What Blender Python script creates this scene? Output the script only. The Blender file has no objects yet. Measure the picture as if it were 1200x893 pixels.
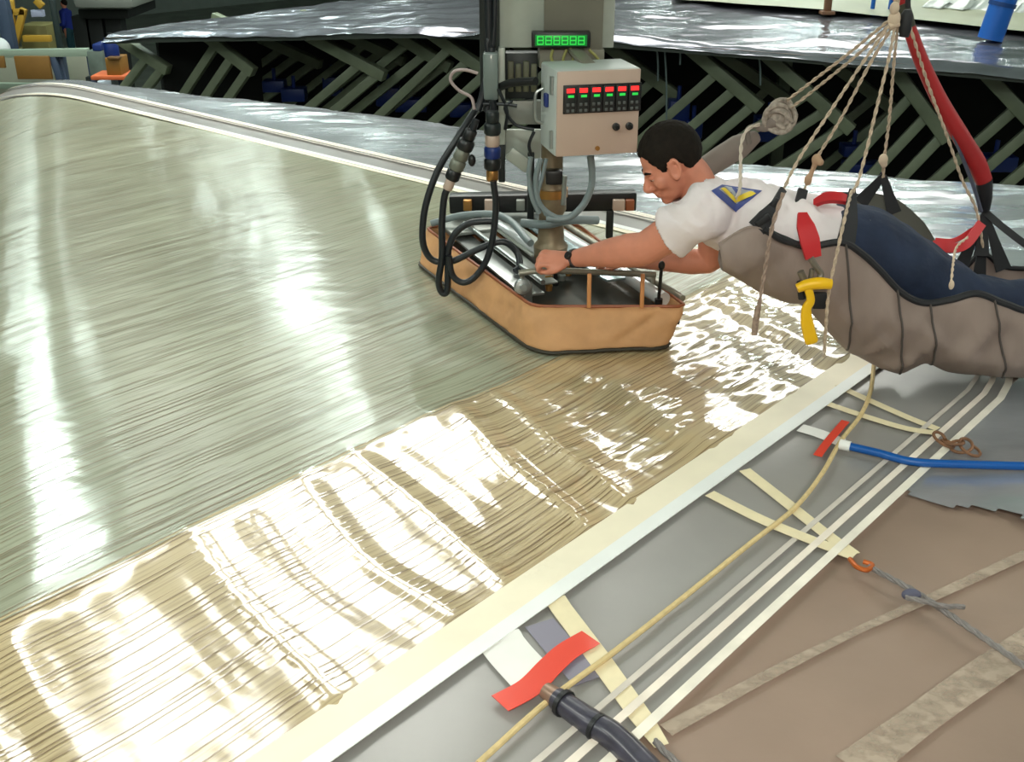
import bpy, bmesh, math, random
import numpy as np
from mathutils import Vector, Matrix, Quaternion
from mathutils.bvhtree import BVHTree

random.seed(7); np.random.seed(7)
S = bpy.context.scene
COL = S.collection

# ------------------------------------------------------------------ camera, world, light, exposure
CAM = Vector((0, 0, 1.5)); PITCH = math.radians(25); F = 1287.0
cam = bpy.data.cameras.new('camera'); cam.sensor_width = 36; cam.lens = F / 1200 * 36
cam.clip_start = 0.05; cam.clip_end = 200
cam_o = bpy.data.objects.new('camera', cam); COL.objects.link(cam_o)
cam_o.location = CAM; cam_o.rotation_euler = (math.radians(90) - PITCH, 0, 0)
S.camera = cam_o
S.view_settings.view_transform = 'Standard'; S.view_settings.look = 'None'
S.view_settings.exposure = -0.15; S.view_settings.gamma = 1.0
S.view_settings.use_curve_mapping = False
SKY_L = 13.5         # radiance of the roof lights
LAMP_L = 80.0        # radiance of the lamp tubes
FLASH_W = 22.0       # the photographer's flash
wd = bpy.data.worlds.new('world'); S.world = wd; wd.use_nodes = True
wd.node_tree.nodes['Background'].inputs[0].default_value = (0.5, 0.55, 0.55, 1)
wd.node_tree.nodes['Background'].inputs[1].default_value = 0.3
fl = bpy.data.lights.new('camera_flash', 'AREA'); fl.shape = 'DISK'; fl.size = 0.12; fl.energy = FLASH_W
fl.color = (1, 0.88, 0.74)
fo = bpy.data.objects.new('camera_flash', fl); COL.objects.link(fo)
fo.location = (0.05, -0.05, 1.68); fo.rotation_euler = (math.radians(65), 0, 0)

# ------------------------------------------------------------------ helpers
UX, UY = math.sin(math.radians(41.2)), math.cos(math.radians(41.2))   # the hall's long axis u and cross axis w
def XY(u, w): return (u * UX + w * UY, u * UY - w * UX)
def UWc(x, y): return (x * UX + y * UY, x * UY - y * UX)
def ray(px, py):
    a = px - 600; b = 446.5 - py
    return Vector((a, F * math.cos(PITCH) + b * math.sin(PITCH), -F * math.sin(PITCH) + b * math.cos(PITCH)))
def W(px, py, Y):
    d = ray(px, py); return CAM + d * (Y / d.y)
def G(px, py, z=0.0):
    d = ray(px, py); return CAM + d * ((z - CAM.z) / d.z)

def lin(c):
    return tuple(((v / 255) / 12.92 if v / 255 <= 0.04045 else ((v / 255 + 0.055) / 1.055) ** 2.4) for v in c)

MATS = {}
def mat(name, rgb, rough=0.5, metal=0.0, coat=0.0, coat_rough=0.1, coat_ior=1.5, var=0.0, vscale=8.0, bump=0.0, bscale=60.0,
        stretch=(1, 1, 1), emit=None, estr=0.0, alpha=1.0, sheen=0.0, spec=0.5, trans=0.0):
    if name in MATS: return MATS[name]
    m = bpy.data.materials.new(name); m.use_nodes = True
    nt = m.node_tree; b = nt.nodes['Principled BSDF']
    c = lin(rgb) + (1,)
    b.inputs['Base Color'].default_value = c
    b.inputs['Roughness'].default_value = rough; b.inputs['Metallic'].default_value = metal
    b.inputs['Coat Weight'].default_value = coat; b.inputs['Coat Roughness'].default_value = coat_rough; b.inputs['Coat IOR'].default_value = coat_ior
    b.inputs['Alpha'].default_value = alpha; b.inputs['Specular IOR Level'].default_value = spec
    b.inputs['Transmission Weight'].default_value = trans
    if sheen: b.inputs['Sheen Weight'].default_value = sheen
    if emit:
        b.inputs['Emission Color'].default_value = lin(emit) + (1,); b.inputs['Emission Strength'].default_value = estr
    if var or bump:
        tc = nt.nodes.new('ShaderNodeTexCoord'); mp = nt.nodes.new('ShaderNodeMapping')
        mp.inputs['Scale'].default_value = stretch
        nt.links.new(tc.outputs['Object'], mp.inputs[0])
    if var:
        n = nt.nodes.new('ShaderNodeTexNoise'); n.inputs['Scale'].default_value = vscale; n.inputs['Detail'].default_value = 5
        nt.links.new(mp.outputs[0], n.inputs['Vector'])
        r = nt.nodes.new('ShaderNodeMapRange'); r.inputs['From Min'].default_value = 0.3; r.inputs['From Max'].default_value = 0.7
        r.inputs['To Min'].default_value = 1 - var; r.inputs['To Max'].default_value = 1 + var
        nt.links.new(n.outputs['Fac'], r.inputs['Value'])
        mx = nt.nodes.new('ShaderNodeMix'); mx.data_type = 'RGBA'; mx.blend_type = 'MULTIPLY'; mx.inputs['Factor'].default_value = 1
        mx.inputs['A'].default_value = c; nt.links.new(r.outputs[0], mx.inputs['B'])
        nt.links.new(mx.outputs['Result'], b.inputs['Base Color'])
    if bump:
        n2 = nt.nodes.new('ShaderNodeTexNoise'); n2.inputs['Scale'].default_value = bscale; n2.inputs['Detail'].default_value = 3
        nt.links.new(mp.outputs[0], n2.inputs['Vector'])
        bp = nt.nodes.new('ShaderNodeBump'); bp.inputs['Strength'].default_value = bump; bp.inputs['Distance'].default_value = 0.01
        nt.links.new(n2.outputs['Fac'], bp.inputs['Height']); nt.links.new(bp.outputs[0], b.inputs['Normal'])
        if coat: nt.links.new(bp.outputs[0], b.inputs['Coat Normal'])
    MATS[name] = m
    return m

def tag(o, label, cat, group=None):
    o['label'] = label; o['category'] = cat
    if group: o['group'] = group
    return o
WL = {}
def thing(name, base, label, cat, group=None):
    o = bpy.data.objects.new(name, None); o.empty_display_size = 0.1; COL.objects.link(o)
    o.location = base; WL[o.name] = Vector(base)
    return tag(o, label, cat, group)
def build(name, geo, m, parent=None, smooth=True, origin=None, angle=None):
    V, Fc = geo
    V = [Vector(v) for v in V]
    if origin is None:
        xs = [v.x for v in V]; ys = [v.y for v in V]; zs = [v.z for v in V]
        origin = Vector(((min(xs) + max(xs)) / 2, (min(ys) + max(ys)) / 2, min(zs)))
    me = bpy.data.meshes.new(name)
    me.from_pydata([tuple(v - origin) for v in V], [], Fc); me.update()
    bm = bmesh.new(); bm.from_mesh(me); bmesh.ops.recalc_face_normals(bm, faces=bm.faces[:]); bm.to_mesh(me); bm.free()
    if smooth:
        for p in me.polygons: p.use_smooth = True
        try: me.set_sharp_from_angle(angle=math.radians(angle or 40))
        except Exception: pass
    o = bpy.data.objects.new(name, me); COL.objects.link(o)
    if m: me.materials.append(m)
    if parent:
        o.parent = parent; o.location = origin - WL[parent.name]
    else: o.location = origin
    WL[o.name] = Vector(origin)
    return o
def struct(o): o['kind'] = 'structure'; return o
def stuff(o): o['kind'] = 'stuff'; return o

class MB:
    """collects shapes in world coordinates"""
    def __init__(s): s.V = []; s.F = []
    def add(s, geo):
        k = len(s.V); s.V += [Vector(v) for v in geo[0]]; s.F += [tuple(i + k for i in f) for f in geo[1]]; return s
    @property
    def geo(s): return s.V, s.F
def G2(*gs):
    m = MB()
    for g in gs: m.add(g)
    return m.geo

def box(c, sz, rot=None, bev=0.0, ax=None):
    """box of full size sz about c; rot: Matrix 3x3 or yaw; bev: bevel width"""
    hx, hy, hz = sz[0] / 2, sz[1] / 2, sz[2] / 2
    if rot is None: R = Matrix.Identity(3)
    elif isinstance(rot, (int, float)): R = Matrix.Rotation(rot, 3, 'Z')
    else: R = rot
    bm = bmesh.new()
    bmesh.ops.create_cube(bm, size=1)
    for v in bm.verts: v.co = Vector((v.co.x * sz[0], v.co.y * sz[1], v.co.z * sz[2]))
    if bev > 0:
        bmesh.ops.bevel(bm, geom=bm.edges[:] , offset=min(bev, min(sz) * 0.45), segments=2, affect='EDGES', profile=0.5)
    bm.verts.index_update()
    V = [R @ v.co + Vector(c) for v in bm.verts]; Fc = [tuple(v.index for v in f.verts) for f in bm.faces]
    bm.free(); return V, Fc
def frame(z, x=None):
    z = Vector(z).normalized()
    x = Vector(x) if x is not None else (Vector((0, 0, 1)) if abs(z.z) < 0.9 else Vector((1, 0, 0)))
    x = (x - z * x.dot(z)).normalized(); y = z.cross(x)
    return x, y, z
def beam(a, b, w, h, up=(0, 0, 1), bev=0.006):
    a = Vector(a); b = Vector(b)
    if abs((b - a).normalized().dot(Vector(up).normalized())) > 0.98: up = (0, 1, 0)
    x, y, z = frame(b - a, up)
    R = Matrix((y, z, x)).transposed()     # local x: side, y: along, z: up
    return box((a + b) / 2, (w, (b - a).length, h), R, bev)
def spline(pts, n=8):
    pts = [Vector(p) for p in pts]
    if len(pts) < 3: return pts
    P = [pts[0] * 2 - pts[1]] + pts + [pts[-1] * 2 - pts[-2]]
    out = []
    for i in range(1, len(P) - 2):
        a, b, c, d = P[i - 1:i + 3]
        for k in range(n):
            t = k / n
            out.append(0.5 * ((2 * b) + (c - a) * t + (2 * a - 5 * b + 4 * c - d) * t * t + (3 * b - a - 3 * c + d) * t ** 3))
    out.append(pts[-1]); return out
def tube(pts, r, n=10, sm=8, caps=True):
    """round tube; r number or list (per control point)"""
    P = spline(pts, sm) if sm and len(pts) > 2 else [Vector(p) for p in pts]
    m = len(P)
    if isinstance(r, (int, float)): R = [r] * m
    else: R = list(np.interp(np.linspace(0, 1, m), np.linspace(0, 1, len(r)), r))
    V = []; Fc = []
    x = None
    for i in range(m):
        t = (P[min(i + 1, m - 1)] - P[max(i - 1, 0)])
        if t.length < 1e-9: t = Vector((0, 0, 1))
        x, y, z = frame(t, x)
        for k in range(n):
            a = 2 * math.pi * k / n
            V.append(P[i] + x * (R[i] * math.cos(a)) + y * (R[i] * math.sin(a)))
    for i in range(m - 1):
        for k in range(n):
            Fc.append((i * n + k, i * n + (k + 1) % n, (i + 1) * n + (k + 1) % n, (i + 1) * n + k))
    if caps: Fc.append(tuple(range(n))[::-1]); Fc.append(tuple((m - 1) * n + k for k in range(n)))
    return V, Fc
def rope(pts, r, strands=3, pitch=0.03, n=6, sm=10):
    """twisted strands around a path"""
    P = spline(pts, sm) if len(pts) > 2 else [Vector(pts[0]).lerp(Vector(pts[1]), k / 60) for k in range(61)]
    # resample
    L = [0]
    for i in range(1, len(P)): L.append(L[-1] + (P[i] - P[i - 1]).length)
    N = max(8, int(L[-1] / (pitch / 7)))
    s = np.linspace(0, L[-1], N)
    Q = np.array([[p.x, p.y, p.z] for p in P])
    Q = np.stack([np.interp(s, L, Q[:, k]) for k in range(3)], 1)
    mb = MB(); x = None; fr = []
    for i in range(N):
        t = Vector(Q[min(i + 1, N - 1)] - Q[max(i - 1, 0)]); x, y, z = frame(t, x); fr.append((x.copy(), y.copy()))
    for q in range(strands):
        pp = []
        for i in range(N):
            a = 2 * math.pi * (s[i] / (pitch * strands) + q / strands)
            pp.append(Vector(Q[i]) + fr[i][0] * (r * 0.5 * math.cos(a)) + fr[i][1] * (r * 0.5 * math.sin(a)))
        mb.add(tube(pp, r * 0.58, n=n, sm=0))
    return mb.geo
def disc_rev(p, axis, prof, n=20):
    """lathe: prof list of (radius, height) along axis from p"""
    x, y, z = frame(axis); p = Vector(p); V = []; Fc = []
    for r, h in prof:
        for k in range(n):
            a = 2 * math.pi * k / n; V.append(p + z * h + x * (r * math.cos(a)) + y * (r * math.sin(a)))
    m = len(prof)
    for i in range(m - 1):
        for k in range(n): Fc.append((i * n + k, i * n + (k + 1) % n, (i + 1) * n + (k + 1) % n, (i + 1) * n + k))
    Fc.append(tuple(range(n))[::-1]); Fc.append(tuple((m - 1) * n + k for k in range(n)))
    return V, Fc
def strap(pts, w, th, nrm, sm=8):
    """flat band along pts; nrm: face normal (one vector or list)"""
    P = spline(pts, sm); m = len(P); V = []; Fc = []
    for i in range(m):
        t = (P[min(i + 1, m - 1)] - P[max(i - 1, 0)]).normalized()
        nn = Vector(nrm if not callable(nrm) else nrm(i / (m - 1)))
        nn = (nn - t * nn.dot(t)).normalized(); s = t.cross(nn)
        wi = w if isinstance(w, (int, float)) else float(np.interp(i / (m - 1), np.linspace(0, 1, len(w)), w))
        for a, b in ((-1, -1), (1, -1), (1, 1), (-1, 1)):
            V.append(P[i] + s * (a * wi / 2) + nn * (b * th / 2))
    for i in range(m - 1):
        for k in range(4): Fc.append((i * 4 + k, i * 4 + (k + 1) % 4, (i + 1) * 4 + (k + 1) % 4, (i + 1) * 4 + k))
    Fc.append((3, 2, 1, 0)); Fc.append(tuple((m - 1) * 4 + k for k in range(4)))
    return V, Fc
def ell(c, r, R=None, n=20, m=14):
    V = []; Fc = []; c = Vector(c); R = R or Matrix.Identity(3)
    for i in range(m + 1):
        th = math.pi * i / m
        for k in range(n):
            ph = 2 * math.pi * k / n
            V.append(c + R @ Vector((r[0] * math.sin(th) * math.cos(ph), r[1] * math.sin(th) * math.sin(ph), r[2] * math.cos(th))))
    for i in range(m):
        for k in range(n): Fc.append((i * n + k, i * n + (k + 1) % n, (i + 1) * n + (k + 1) % n, (i + 1) * n + k))
    return V, Fc
def loft(st, n=24, sm=4, power=2.0):
    """st: list of (centre, ra, rb, xaxis): superelliptic sections, ra along xaxis, rb along the other; rounded closed ends"""
    C = spline([s[0] for s in st], sm); m = len(C); t = np.linspace(0, 1, m); tk = np.linspace(0, 1, len(st))
    ra = np.interp(t, tk, [s[1] for s in st]); rb = np.interp(t, tk, [s[2] for s in st])
    X = np.stack([np.interp(t, tk, [Vector(s[3])[k] for s in st]) for k in range(3)], 1)
    secs = []
    for i in range(m):
        d = C[min(i + 1, m - 1)] - C[max(i - 1, 0)]
        x, y, z = frame(d, Vector(X[i])); secs.append((C[i], x, y, z, ra[i], rb[i]))
    full = []
    c, x, y, z, a, b = secs[0]
    for q in (0.1, 0.45, 0.8):
        full.append((c - z * (min(a, b) * math.sqrt(1 - q * q) * 0.7), x, y, z, a * q, b * q))
    full += secs
    c, x, y, z, a, b = secs[-1]
    for q in (0.8, 0.45, 0.1):
        full.append((c + z * (min(a, b) * math.sqrt(1 - q * q) * 0.7), x, y, z, a * q, b * q))
    V = []; Fc = []
    for c, x, y, z, a, b in full:
        for k in range(n):
            an = 2 * math.pi * k / n; ca, sa = math.cos(an), math.sin(an); e = 2 / power
            V.append(c + x * (a * math.copysign(abs(ca) ** e, ca)) + y * (b * math.copysign(abs(sa) ** e, sa)))
    for i in range(len(full) - 1):
        for k in range(n): Fc.append((i * n + k, i * n + (k + 1) % n, (i + 1) * n + (k + 1) % n, (i + 1) * n + k))
    Fc.append(tuple(range(n))[::-1]); Fc.append(tuple((len(full) - 1) * n + k for k in range(n)))
    return V, Fc
def remesh(geo, voxel, smooth=4):
    me = bpy.data.meshes.new('tmp'); me.from_pydata([tuple(v) for v in geo[0]], [], geo[1]); me.update()
    bm = bmesh.new(); bm.from_mesh(me); bmesh.ops.recalc_face_normals(bm, faces=bm.faces[:]); bm.to_mesh(me); bm.free()
    o = bpy.data.objects.new('tmp', me); COL.objects.link(o)
    r = o.modifiers.new('r', 'REMESH'); r.mode = 'VOXEL'; r.voxel_size = voxel
    if smooth:
        s = o.modifiers.new('s', 'SMOOTH'); s.iterations = smooth; s.factor = 0.5
    dg = bpy.context.evaluated_depsgraph_get(); e = o.evaluated_get(dg); m2 = e.to_mesh()
    V = [v.co.copy() for v in m2.vertices]; Fc = [tuple(p.vertices) for p in m2.polygons]
    e.to_mesh_clear(); bpy.data.objects.remove(o); bpy.data.meshes.remove(me)
    return V, Fc
# vectorised value noise
def _h(i, j, s):
    n = (i.astype(np.int64) * 374761393 + j.astype(np.int64) * 668265263 + s * 1442695041) & 0x7fffffff
    n = ((n ^ (n >> 13)) * 1274126177) & 0x7fffffff
    return ((n ^ (n >> 16)) & 0xffff) / 65535.0
def vn(x, y, s=0):
    x = np.asarray(x, float); y = np.asarray(y, float)
    i = np.floor(x); j = np.floor(y); fx = x - i; fy = y - j
    fx = fx * fx * fx * (fx * (fx * 6 - 15) + 10); fy = fy * fy * fy * (fy * (fy * 6 - 15) + 10)
    a = _h(i, j, s); b = _h(i + 1, j, s); c = _h(i, j + 1, s); d = _h(i + 1, j + 1, s)
    return (a + (b - a) * fx + (c - a) * fy + (a - b - c + d) * fx * fy) * 2 - 1
def sstep(a, b, x):
    t = np.clip((x - a) / (b - a), 0, 1); return t * t * (3 - 2 * t)

# ------------------------------------------------------------------ shape of the near mould
W_EDGE, U_EDGE, R_C = -1.29, 3.95, 0.66       # the sail's rounded head
def mold_H(x, y):
    """height of the near mould: level, rolling off along its far side"""
    x = np.asarray(x, float); y = np.asarray(y, float)
    d = (-2.6 - (y - 5.5) * 0.333) - x + 0.40
    d = np.clip(d, 0, None)
    h = -np.where(d < 1.2, 0.30 * d * d, 0.432 + 0.72 * (d - 1.2))
    u = x * UX + y * UY; w = x * UY - y * UX
    e = np.clip(u - far_u(w) + 0.35, 0, None)
    return h - 0.25 * e * e
def far_u(w):
    return np.interp(w, [-9.5, -7.5, -5.1, -3.1, -1.7, 1, 5], [4.3, 4.62, 5.15, 5.45, 6.0, 6.9, 8.0])
def ridge(u, w):
    return 0.024 * np.clip(np.where(w > -2.09, (-1.34 - w) / 0.75, (w + 2.75) / 0.66), 0, 1) ** np.where(w > -2.09, 1.0, 2.0) * (1 - sstep(2.0, 2.35, u))
def sail_wr(u, w):
    """wrinkles and the long fold of the film over the laminate"""
    x = u * UX + w * UY; y = u * UY - w * UX
    p = x * 0.80 + y * 0.60; q = x * 0.60 - y * 0.80      # q runs along the wrinkles
    q2 = q + 0.15 * vn(p * 2, q * 1.3, 3); p2 = p + 0.05 * vn(p * 3, q * 2, 4) + 0.06 * q * (p - 0.6)
    near = sstep(-2.16, -2.02, w)
    side = 1 - sstep(0.9, 1.5, u) + sstep(1.75, 2.1, u)
    rid = lambda a, b, s: 1 - 2 * np.abs(vn(a, b, s)) ** 0.8
    fan = near * ((0.0055 + 0.0045 * side) * rid(p2 * 6.5, q2 * 0.5, 5) + (0.0022 + 0.0010 * side) * vn(p2 * 17, q2 * 0.9, 6) + 0.0005 * vn(p2 * 50, q2 * 5, 7))
    far = (1 - near) * (0.006 * vn(x * 1.1 + 0.4 * y, y * 0.8, 8) + 0.0016 * vn(x * 3.5 + y * .8, y * 0.9, 9) + 0.0007 * vn(x * 11 + 2 * y, y * 1.6, 10) + 0.0003 * vn(x * 3 + y, y * 30, 15))
    z = fan * (1 - sstep(-1.40, -1.32, w)) + far
    z = z + ridge(u, w) + 0.002 * np.exp(-((w + 2.09) / 0.02) ** 2)    # the fold itself
    # crumpled loose film near the head
    c = sstep(2.05, 2.4, u) * sstep(-2.15, -1.9, w) * (1 - sstep(-1.45, -1.36, w))
    z = z + c * (0.0019 * vn(u * 12, w * 34, 11) + 0.0009 * vn(u * 40, w * 70, 12))
    return z + 0.0012 * vn(u * 60, w * 60, 14) * 0.1
def sail_H(u, w):
    x = u * UX + w * UY; y = u * UY - w * UX
    return mold_H(x, y) + 0.012 + sail_wr(u, w)
def edge_path(off, off_far=None, n=14, u0=-2.5, w1=-9.15):
    """points (u, w) running along the near edge, round the head, along the far edge, 'off' outside the sail's rim"""
    off_far = off if off_far is None else off_far
    P = [(u, W_EDGE + off) for u in np.linspace(u0, U_EDGE - R_C, 60)]
    cu, cw = U_EDGE - R_C, W_EDGE - R_C
    for k in range(1, n + 1):
        a = math.pi / 2 * k / n; o = off + (off_far - off) * k / n
        P.append((cu + (R_C + o) * math.sin(a), cw + (R_C + o) * math.cos(a)))
    P += [(U_EDGE + off_far, w) for w in np.linspace(cw, w1, 70)[1:]]
    return P
def inside_sail(u, w, off=0.0):
    cu, cw = U_EDGE - R_C, W_EDGE - R_C
    ins = (u < U_EDGE + off) & (w < W_EDGE + off)
    cor = (u > cu) & (w > cw) & ((u - cu) ** 2 + (w - cw) ** 2 > (R_C + off) ** 2)
    return ins & ~cor
def Hs(x, y):
    """top of whatever covers the mould at x, y (sail or mould)"""
    u, w = UWc(x, y)
    if bool(inside_sail(np.array(u), np.array(w), 0.02)): return float(sail_H(np.array(u), np.array(w)))
    return float(mold_H(x, y)) + 0.008
def band(path, w, z=0.006, th=0.002, sm=6, hf=None, side=None):
    """flat strip lying on the mould along path (list of xy); w width"""
    P = [Vector((p[0], p[1], 0)) for p in path]
    P = spline(P, sm) if sm and len(P) > 2 else P
    out = []
    for i in range(len(P) - 1):
        k = max(1, int((P[i + 1] - P[i]).length / 0.04))
        out += [P[i].lerp(P[i + 1], j / k) for j in range(k)]
    P = out + [P[-1]]; m = len(P); V = []; Fc = []
    hf = hf or Hs
    for i in range(m):
        t = (P[min(i + 1, m - 1)] - P[max(i - 1, 0)]).normalized(); s = Vector((t.y, -t.x, 0))
        wi = w if isinstance(w, (int, float)) else float(np.interp(i / (m - 1), np.linspace(0, 1, len(w)), w))
        h = max(hf(*(P[i] + s * (q * wi / 2)).xy) for q in (-1, 0, 1))
        for a, b in ((-1, 0), (1, 0), (1, th), (-1, th)):
            c = P[i] + s * (a * wi / 2); V.append(Vector((c.x, c.y, h + z + b)))
    for i in range(m - 1):
        for k in range(4): Fc.append((i * 4 + k, i * 4 + (k + 1) % 4, (i + 1) * 4 + (k + 1) % 4, (i + 1) * 4 + k))
    Fc.append((3, 2, 1, 0)); Fc.append(tuple((m - 1) * 4 + k for k in range(4)))
    return V, Fc
def gpath(pix): return [tuple(G(x, y).xy) for x, y in pix]
def sheet(us, ws, zf, mask=None):
    """open grid over (u, w) with heights zf"""
    U, Wd = np.meshgrid(us, ws, indexing='ij'); Z = zf(U, Wd)
    X = U * UX + Wd * UY; Y = U * UY - Wd * UX
    nu, nw = U.shape
    idx = np.arange(nu * nw).reshape(nu, nw)
    q = np.stack([idx[:-1, :-1], idx[1:, :-1], idx[1:, 1:], idx[:-1, 1:]], -1).reshape(-1, 4)
    if mask is not None:
        uc = (U[:-1, :-1] + U[1:, 1:]) / 2; wc = (Wd[:-1, :-1] + Wd[1:, 1:]) / 2
        q = q[mask(uc, wc).reshape(-1)]
    V = np.stack([X.ravel(), Y.ravel(), Z.ravel()], 1)
    used = np.unique(q); mp = -np.ones(len(V), int); mp[used] = np.arange(len(used))
    return V[used], mp[q]
def build_np(name, V, Q, m, parent=None, up=True):
    o = Vector((float(V[:, 0].mean()), float(V[:, 1].mean()), float(V[:, 2].min())))
    me = bpy.data.meshes.new(name)
    me.from_pydata((V - np.array(o)).tolist(), [], Q.tolist()); me.update()
    if me.polygons[0].normal.z < 0: me.flip_normals()
    for p in me.polygons: p.use_smooth = True
    me.materials.append(m)
    ob = bpy.data.objects.new(name, me); COL.objects.link(ob); WL[ob.name] = o
    if parent: ob.parent = parent; ob.location = o - WL[parent.name]
    else: ob.location = o
    return ob
# ------------------------------------------------------------------ the hall
FLOOR_Z = -3.6; CEIL_Z = 6.0
U0, U1, W0, W1 = -14, 46, -40, 16
M_floor = mat('concrete floor', (120, 124, 116), 0.5, var=0.25, vscale=1.5)
M_wall = mat('painted wall', (128, 136, 130), 0.7, var=0.06, vscale=2)
M_ceil = mat('ceiling sheet', (156, 190, 172), 0.8, var=0.08, vscale=0.6)
def quad_uw(u0, u1, w0, w1, z0, z1):
    c = [(u0, w0), (u1, w0), (u1, w1), (u0, w1)]
    V = [Vector((*XY(*p), z)) for z in (z0, z1) for p in c]
    return V, [(3, 2, 1, 0), (4, 5, 6, 7), (0, 1, 5, 4), (1, 2, 6, 5), (2, 3, 7, 6), (3, 0, 4, 7)]
struct(build('floor', quad_uw(U0, U1, W0, W1, FLOOR_Z - 0.1, FLOOR_Z), M_floor, smooth=False))
ceiling = struct(build('ceiling', quad_uw(U0, U1, W0, W1, CEIL_Z, CEIL_Z + 0.2), M_ceil, smooth=False))
struct(build('wall_far', quad_uw(U1, U1 + 0.2, W0, W1, FLOOR_Z, CEIL_Z), M_wall, smooth=False))
struct(build('wall_near', quad_uw(U0 - 0.2, U0, W0, W1, FLOOR_Z, CEIL_Z), M_wall, smooth=False))
struct(build('wall_left', quad_uw(U0, U1, W0 - 0.2, W0, FLOOR_Z, CEIL_Z), M_wall, smooth=False))
struct(build('wall_right', quad_uw(U0, U1, W1, W1 + 0.2, FLOOR_Z, CEIL_Z), M_wall, smooth=False))
M_sky = mat('roof light glazing', (230, 235, 235), 0.5, emit=(246, 246, 238), estr=SKY_L)
M_tube = mat('lamp tube', (235, 240, 240), 0.5, emit=(232, 252, 244), estr=LAMP_L)
M_house = mat('lamp housing', (150, 152, 148), 0.5)
# translucent roof lights set in the ceiling
for (a, b, c, d) in [(3.3, 3.9, -9.9, -5.4), (4.9, 6.4, -9.9, -5.4), (7.0, 8.8, -9.9, -5.4), (13.0, 14.8, -9.9, -5.4), (15.6, 17.4, -9.9, -5.4), (-8, -6.4, -9.9, -5.4), (-4, -2.4, -9.9, -5.4), (-8, -6.4, 3, 7.5), (-4, -2.4, 3, 7.5), (4.9, 6.1, 3, 7.5), (7, 8.5, 3, 7.5), (13, 14.8, 3, 7.5)]:
    build('skylight_pane', quad_uw(a, b, c, d, CEIL_Z - 0.03, CEIL_Z), M_sky, ceiling, smooth=False)
    g = MB()
    for e in ((a - 0.1, b + 0.1, c - 0.1, c), (a - 0.1, b + 0.1, d, d + 0.1), (a - 0.1, a, c, d), (b, b + 0.1, c, d)):
        g.add(quad_uw(*e, CEIL_Z - 0.08, CEIL_Z))
    build('skylight_frame', g.geo, M_house, ceiling, smooth=False)
# rows of lamps
def lamp(u, w, L=1.6, wd_=0.36):
    h = build('ceiling_lamp', quad_uw(u - wd_ / 2 - .05, u + wd_ / 2 + .05, w - L / 2 - .05, w + L / 2 + .05, CEIL_Z - 0.42, CEIL_Z - 0.34), M_house, ceiling, smooth=False)
    build('lamp_tube', quad_uw(u - wd_ / 2, u + wd_ / 2, w - L / 2, w + L / 2, CEIL_Z - 0.45, CEIL_Z - 0.42), M_tube, h, smooth=False)
    for s in (-1, 1):
        build('lamp_rod', tube([(*XY(u, w + s * L * .4), CEIL_Z - 0.34), (*XY(u, w + s * L * .4), CEIL_Z)], 0.012, 6), M_house, h)
def bounce(px, py):
    p = G(px, py, .012); d = ray(px, py).normalized()
    f = lambda x, y: float(mold_H(x, y)) + float(ridge(*[np.array(q) for q in UWc(x, y)]))
    n = Vector((-(f(p.x + .05, p.y) - f(p.x - .05, p.y)) / .1, -(f(p.x, p.y + .05) - f(p.x, p.y - .05)) / .1, 1)).normalized()
    d = d - n * (2 * d.dot(n)); t = (CEIL_Z - .45 - p.z) / d.z; return UWc(p.x + d.x * t, p.y + d.y * t)
for px, py, L_, wd2 in [(48, 420, .5, .45), (92, 400, .3, .3), (350, 355, .9, .6), (285, 285, .5, .4), (238, 240, .3, .3), (440, 262, .4, .35), (172, 140, .25, .3), (60, 640, 1.1, 1.1), (425, 470, .3, .3)]:
    u, w = bounce(px, py); lamp(u, w, L_, wd2)
for u in (25, 31, 37, 42): lamp(u, -12.6)
for u in (30, 36, 42): lamp(u, -20)
for u in (-10, -4, 20, 32, 38): lamp(u, -3)
for u in (-3, 24, 30): lamp(u, 1.5)

# ------------------------------------------------------------------ near mould
M_mold = mat('taupe mould skin', (146, 124, 110), 0.42, coat=0.15, coat_rough=0.3, var=0.12, vscale=2.5, bump=0.05, bscale=30)
mold = thing('mold_table', (0, 0, FLOOR_Z), 'broad taupe sail mould filling the foreground under the laminate', 'mould')
us = np.arange(-3.0, 8.2, 0.05); ws = np.arange(-9.3, 4.6, 0.05)
V, Q = sheet(us, ws, lambda u, w: mold_H(u * UX + w * UY, u * UY - w * UX), lambda u, w: u < far_u(w))
build_np('mold_skin', V, Q, M_mold, mold)
M_steel = mat('olive steel', (112, 122, 104), 0.5, var=0.15, vscale=5)
M_dark = mat('dark steel and shade', (22, 25, 24), 0.7)  # near black: the shade under the second mould is put into this colour
for u in (-2, 1, 3.6):
    for w in (-7.2, -4, -1, 2.5):
        x, y = XY(u, w); h = float(mold_H(x, y)) - 0.16
        build('leg', beam((x, y, FLOOR_Z), (x, y, h), 0.14, 0.14), M_steel, mold)
for u in (-2, 1, 3.6):
    a = XY(u, -7.4); b = XY(u, 4)
    build('cross_beam', beam((*a, -0.42), (*b, -0.26), 0.14, 0.18), M_steel, mold)

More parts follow.
